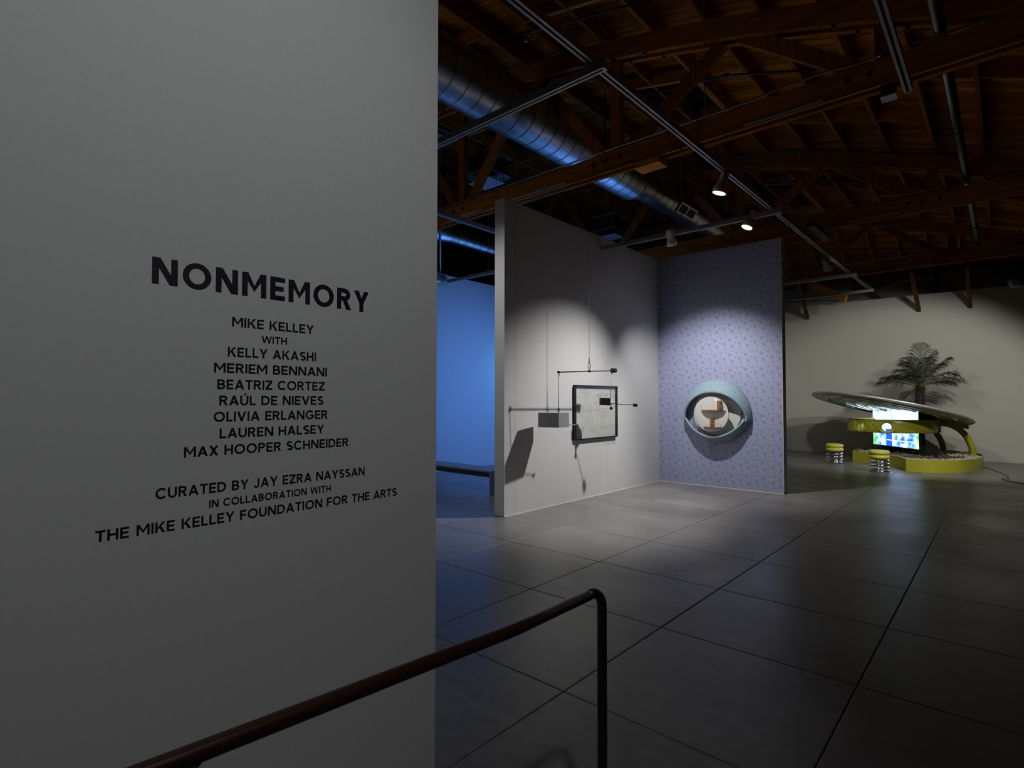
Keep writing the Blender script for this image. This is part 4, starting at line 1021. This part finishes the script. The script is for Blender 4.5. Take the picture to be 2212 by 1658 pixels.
while len(pts) < 620:
    x, y = random.uniform(-1.75, -.45), random.uniform(15.2, 17.0)
    if not inside(x, y): continue
    d = min(math.hypot(p.x-x, p.y-y) for p in front[:36])
    if .035 < d < .17 + .10*random.random(): pts.append((x, y, PH-.03+random.uniform(0, .035)))
for _ in range(90):
    x, y = random.uniform(-2.9, -2.55), random.uniform(16.62, 16.9)
    if inside(x, y): pts.append((x, y, PH-.015+random.uniform(0, .03)))
for _ in range(110):
    a = random.uniform(0, 6.28); rr = random.random()**.5*.30; x, y = -.78+rr*math.cos(a), 16.9+rr*math.sin(a)*1.3
    if inside(x, y) and edge_dist(x, y) > .04: pts.append((x, y, PH-.005+random.uniform(0, .03)))
pebbles('white_pebbles', pts, .018, .034, 'pebble', 'white pebbles along the front rim')
pts = []
while len(pts) < 260:
    x, y = random.uniform(-3, -.45), random.uniform(15.4, 18.5)
    if inside(x, y) and edge_dist(x, y) > .08: pts.append((x, y, .262+random.uniform(-.01, .03)))
pebbles('brown_rocks', pts, .018, .045, 'rock', 'brown rocks scattered on the soil')
# ring: thick band around the monitor
RC = L(9.53, 13.92, 0); RR = .93; z0, z1 = .805, 1.125
def rp(a, r=RR):                                                       # a = 0 towards the camera, positive to the left
    return RC + (-Fh*math.cos(a) - R0*math.sin(a))*r
n = 96; bm = B(); q = []
for i in range(n):
    a = 2*PI*i/n; prof = []
    for dr, z in ((0, z0+.03), (-.012, z0+.008), (-.035, z0), (-.085, z0), (-.11, z0+.03), (-.11, z1-.03), (-.085, z1), (-.035, z1), (-.012, z1-.008), (0, z1-.03)):
        p = rp(a, RR+dr); prof.append(bm.verts.new((p.x, p.y, z)))
    q.append(prof)
for i in range(n):
    A, C_ = q[i], q[(i+1) % n]
    for j in range(10): bm.faces.new([A[j], A[(j+1) % 10], C_[(j+1) % 10], C_[j]])
ring = obj('eye_ring', bm, 'yellow', kiosk, True)
cutters = []
EYES = ((math.radians(40), .945, .098), (math.radians(76), .955, .090), (math.radians(58), .95, .018), (-math.radians(150), .96, .09))
for a, z, r in EYES:
    p = rp(a, RR-.05); out = (rp(a, 2)-rp(a, 1)).normalized()
    bmc = B(); lathe(bmc, [(0, -.25), (r, -.25), (r, .25), (0, .25)], orient(Vector((p.x, p.y, z)), out), 36)
    cutters.append(obj('cutter', bmc, 'yellow'))
for c in cutters:
    md = ring.modifiers.new('hole', 'BOOLEAN'); md.operation = 'DIFFERENCE'; md.object = c; md.solver = 'EXACT'
bpy.context.view_layer.update()
dg = bpy.context.evaluated_depsgraph_get(); nm = bpy.data.meshes.new_from_object(ring.evaluated_get(dg)); ring.modifiers.clear(); ring.data = nm
for c in cutters: bpy.data.objects.remove(c, do_unlink=True)
for a, z, r in EYES[:2]:                                               # eye rims and the smiling lip under each
    p = rp(a, RR+.004); out = (rp(a, 2)-rp(a, 1)).normalized(); tang = out.cross(Vector((0, 0, 1))).normalized()
    c = Vector((p.x, p.y, z))
    obj('eye_rim', tube(B(), [c + tang*(r+.012)*math.cos(s) + Vector((0, 0, (r+.012)*math.sin(s))) + out*.002 for s in arc(0, 2*PI*31/32, 31)], .012, 8, closed=True), 'yellow', kiosk, True)
    pts = [c + tang*(r+.055)*math.cos(s) + Vector((0, 0, (r+.015)*math.sin(s)-.010)) + out*.022 for s in arc(PI+.22, 2*PI-.22, 16)]
    obj('lip', tube(B(), pts, lambda s: .010 + .024*math.sin(PI*s)**.6, 10), 'yellow_vinyl', kiosk, True)
# left outer cheek and right end block
p0 = rp(math.radians(93), RR+.05); bm = B()
wallstrip(bm, [Vector((rp(a, RR+.055).x, rp(a, RR+.055).y)) for a in arc(math.radians(84), math.radians(104), 8)], z0+.02, z1-.02, -.05); obj('ring_cheek', bm, 'yellow', kiosk)
e0 = L(10.42, 13.55, 0); e1 = L(10.42, 14.0, 0)
obj('ring_end_block', beam(B(), (e0.x, e0.y, .955), (e1.x, e1.y, .955), .14, .30), 'yellow', kiosk)
obj('cross_tube', tube(B(), [L(10.0, 14.45, 1.09), L(10.42, 14.1, 1.10)], .03, 12), 'yellow_vinyl', kiosk, True)
# arched legs
def leg(pts, w_, h_):
    bm = B(); pts = smoothline(pts, 6); q = []
    for i, p in enumerate(pts):
        tn = (pts[min(i+1, len(pts)-1)] - pts[max(i-1, 0)]).normalized(); s = Fh; u = tn.cross(s).normalized()
        prof = []
        for k_ in range(16):
            a = 2*PI*k_/16; sx = abs(math.cos(a))**.6*(1 if math.cos(a) > 0 else -1); sy = abs(math.sin(a))**.6*(1 if math.sin(a) > 0 else -1)
            prof.append(bm.verts.new(p + s*sx*w_ + u*sy*h_))
        q.append(prof)
    for i in range(len(q)-1):
        for k_ in range(16): bm.faces.new([q[i][k_], q[i][(k_+1) % 16], q[i+1][(k_+1) % 16], q[i+1][k_]])
    bm.faces.new(q[0][::-1]); bm.faces.new(q[-1]); return obj('arched_leg', bm, 'yellow', kiosk, True)
leg([P(2018, 915.5, 13.65), P(2042, 916, 13.6), P(2065, 923, 13.55), P(2084, 938, 13.5), P(2096, 957, 13.45), P(2101.5, 975, 13.42), P(2102, 990, 13.42)], .07, .058)
leg([P(2008, 920, 14.25), P(2021, 933, 14.25), P(2031, 948, 14.25), P(2036.5, 963, 14.25), P(2038, 982, 14.25)], .06, .060)
# dish: a thin tilted disc with chrome rings underneath
DCt = L(9.439, 13.9, 1.396); tl, tb = math.radians(-13.4), math.radians(-.6)
ex = (R0*math.cos(tl) + Vector((0, 0, math.sin(tl)))).normalized()
ey = (-Fh*math.cos(tb) + Vector((0, 0, math.sin(tb)))).normalized(); nz_ = ex.cross(ey).normalized()
if nz_.z < 0: nz_ = -nz_
dm = orient(DCt, nz_, ex); DR = 1.71
obj('dish_rim', lathe(B(), [(DR-.02+.028*math.cos(a), .028*math.sin(a)) for a in arc(0, 2*PI*15/16, 15)], dm, 96, True), 'dishmetal', kiosk, True)
obj('dish_top', lathe(B(), [(0, .03), (DR-.02, .01), (DR-.02, -.004), (0, .016)], dm, 96), 'dishmetal', kiosk)
bounds = [DR-.03, DR*.80, DR*.60, DR*.42, DR*.26]
for i, r in enumerate(bounds):
    ri = bounds[i+1] if i+1 < len(bounds) else 0.0
    for k_ in range(8):
        bm = B(); a0 = 2*PI*k_/8+.005; a1 = 2*PI*(k_+1)/8-.005; lo = []; hi = []
        for a in arc(a0, a1, 8):
            lo.append((dm @ Vector(((ri+.004)*math.cos(a), (ri+.004)*math.sin(a), -.02)), dm @ Vector(((r-.004)*math.cos(a), (r-.004)*math.sin(a), -.012 if i else -.008))))
        v_ = [[bm.verts.new(p) for p in pr2] for pr2 in lo]
        for s in range(8): bm.faces.new([v_[s][0], v_[s][1], v_[s+1][1], v_[s+1][0]])
        obj('dish_panel', bm, 'panel', kiosk)
    if i: obj('chrome_ring', lathe(B(), [(r+.024*math.cos(a), -.030+.024*math.sin(a)) for a in arc(0, 2*PI*11/12, 11)], dm, 80, True), 'chrome', kiosk, True)
bm = B()
q = [P(2035, 902, 13.6), P(2088, 917, 13.55), P(2080, 925.5, 13.55), P(2036, 911, 13.6)]
f0 = [bm.verts.new(p - Fh*.16) for p in q]; f1 = [bm.verts.new(p + Fh*.3) for p in q]; bm.faces.new(f0); bm.faces.new(f1[::-1])
for i in range(4): bm.faces.new([f0[i], f0[(i+1) % 4], f1[(i+1) % 4], f1[i]])
obj('dish_bracket', bm, 'yellow', kiosk)
# monitor (faces the camera side)
A_ = Vector((-2.665, 17.49, 0)); Bv = Vector((-1.555, 16.26, 0)); mc = (A_+Bv)/2; xd = (Bv-A_).normalized(); W2 = (Bv-A_).length/2; nd = Vector((xd.y, -xd.x, 0))
if nd.dot(Fh) > 0: nd = -nd
mm = Matrix.Translation((mc.x, mc.y, .875)) @ Matrix((xd, nd.cross(xd)*0 + (-nd), Vector((0, 0, 1)))).transposed().to_4x4()
tv = thing('video_monitor', 'large lit flat monitor standing inside the yellow ring, showing a bluish park scene', 'monitor', (mc.x, mc.y, .27))
def loc_obj(name, bm, material, smooth_=False):
    o = obj(name, bm, material, None, smooth_); o.matrix_world = mm; o.parent = tv; o.matrix_parent_inverse = Matrix.Translation(tv.location).inverted(); return o
loc_obj('bezel', box(B(), -W2, W2, .002, .055, -.465, .465), 'black')
loc_obj('screen', box(B(), -W2+.012, W2-.012, -.002, .0015, -.452, .452), 'screen')
for lx, dd in ((-.42, 0), (.82, -.02)):
    loc_obj('monitor_foot', box(B(), lx-.15, lx+.15, .06, .34, -.66, -.36), 'black')
for k_ in (-.42, .74): loc_obj('support_post', box(B(), k_-.05, k_+.05, .056, .10, -.6, .3), 'black')

# ================================================================== PALM
palm = thing('palm_tree', 'small dark green palm with a shaggy trunk rising behind the tilted dish', 'palm', (-1.615, 17.3, .25))
PB = Vector((-1.615, 17.3, .22)); PTz = 1.93
bm = B(); random.seed(5)
tube(bm, [PB + Vector((.01*math.sin(i), .01*math.cos(i), (PTz-.22)*i/14)) for i in range(15)], lambda s: .070+.008*math.sin(s*9)+.018*s, 12)
obj('trunk', bm, 'trunk', palm, True)
bm = B()
for i in range(700):
    a = random.uniform(0, 2*PI); z = random.uniform(.3, PTz); r = .070+.018*(z/2)
    p = Vector((PB.x+r*math.cos(a), PB.y+r*math.sin(a), z)); o_ = Vector((math.cos(a), math.sin(a), 1.1))*random.uniform(.03, .065); s = Vector((-math.sin(a), math.cos(a), 0))*.012
    bm.faces.new([bm.verts.new(x) for x in (p-s, p+s, p+o_)])
o = obj('trunk_fibre', bm, 'trunk', palm); o['kind'] = 'stuff'
crown = Vector((PB.x, PB.y, 1.90))
def frond(az, rise, length, droop, nl=44):
    "arching midrib with a comb of narrow drooping leaflets"
    rib = []; out = (R0*math.cos(az) - Fh*math.sin(az)); 
    for i in range(13):
        s = i/12; h = length*.93*(math.sin(rise)*s - droop*s*s); d = length*.93*(math.cos(rise)*s*(1-.1*s))
        rib.append(crown + out*d + Vector((0, 0, h)))
    o = obj('frond', tube(B(), rib, lambda s: .011*(1-s)+.002, 5), 'stem', palm, True)
    bm = B(); side = Vector((-out.y, out.x, 0))
    for i in range(nl):
        s = .22 + .78*i/(nl-1); k_ = s*12; j = min(11, int(k_)); p = rib[j].lerp(rib[j+1], k_-j); tn = (rib[j+1]-rib[j]).normalized()
        ll = length*.36*math.sin(PI*min(1, .18+s*.80))**.7 + .03
        for sg in (-1, 1):
            d = (tn*.85 + side*sg*.65 + Vector((0, 0, random.uniform(-.25, .15)))).normalized(); w_ = tn*.0048
            m1 = p + d*ll*.55 + Vector((0, 0, -.02)); e = p + d*ll*random.uniform(.9, 1.1) + Vector((0, 0, -.10*ll/.3-random.uniform(0, .05)))
            a_, b1 = bm.verts.new(p-w_), bm.verts.new(p+w_); c1, c2 = bm.verts.new(m1-w_*1.1), bm.verts.new(m1+w_*1.1); e1 = bm.verts.new(e)
            bm.faces.new([a_, b1, c2, c1]); bm.faces.new([c1, c2, e1])
    sub('leaflets', bm, 'frond', o)
for az, rise, ln, dr in ((0.05, .62, 1.42, .42), (-.2, .45, 1.25, .30), (.35, .85, 1.30, .45), (.6, 1.05, 1.40, .30), (1.0, 1.25, 1.25, .16), (PI-.05, .62, 1.32, .36), (PI+.25, .45, 1.2, .30), (PI-.35, .85, 1.25, .36), (PI-.6, 1.0, 1.38, .26), (PI-1.0, 1.25, 1.42, .12),
                          (-.7, .8, 1.1, .4), (-1.3, .9, 1.0, .4), (-2.0, .85, 1.05, .4), (-2.6, .75, 1.05, .38), (.7, .6, .95, .4), (2.3, .6, .95, .4), (1.7, 1.2, 1.1, .2), (0.2, 1.1, 1.2, .35), (PI-.2, 1.15, 1.15, .3)):
    frond(az, rise, ln, dr)

# ================================================================== cable on the floor at right
simple('floor_cable', 'thin olive cable curling over the floor right of the planter', 'cable', tube(B(), smoothline([(-.42, 17.2, .009), (-.30, 16.9, .009), (-.12, 16.2, .009), (-.02, 15.6, .009), (.02, 15.15, .009), (-.09, 14.95, .009), (-.02, 14.7, .009), (.10, 14.5, .009), (.30, 14.3, .009), (.62, 14.2, .009)], 6), .007, 6), 'cable', smooth=True)
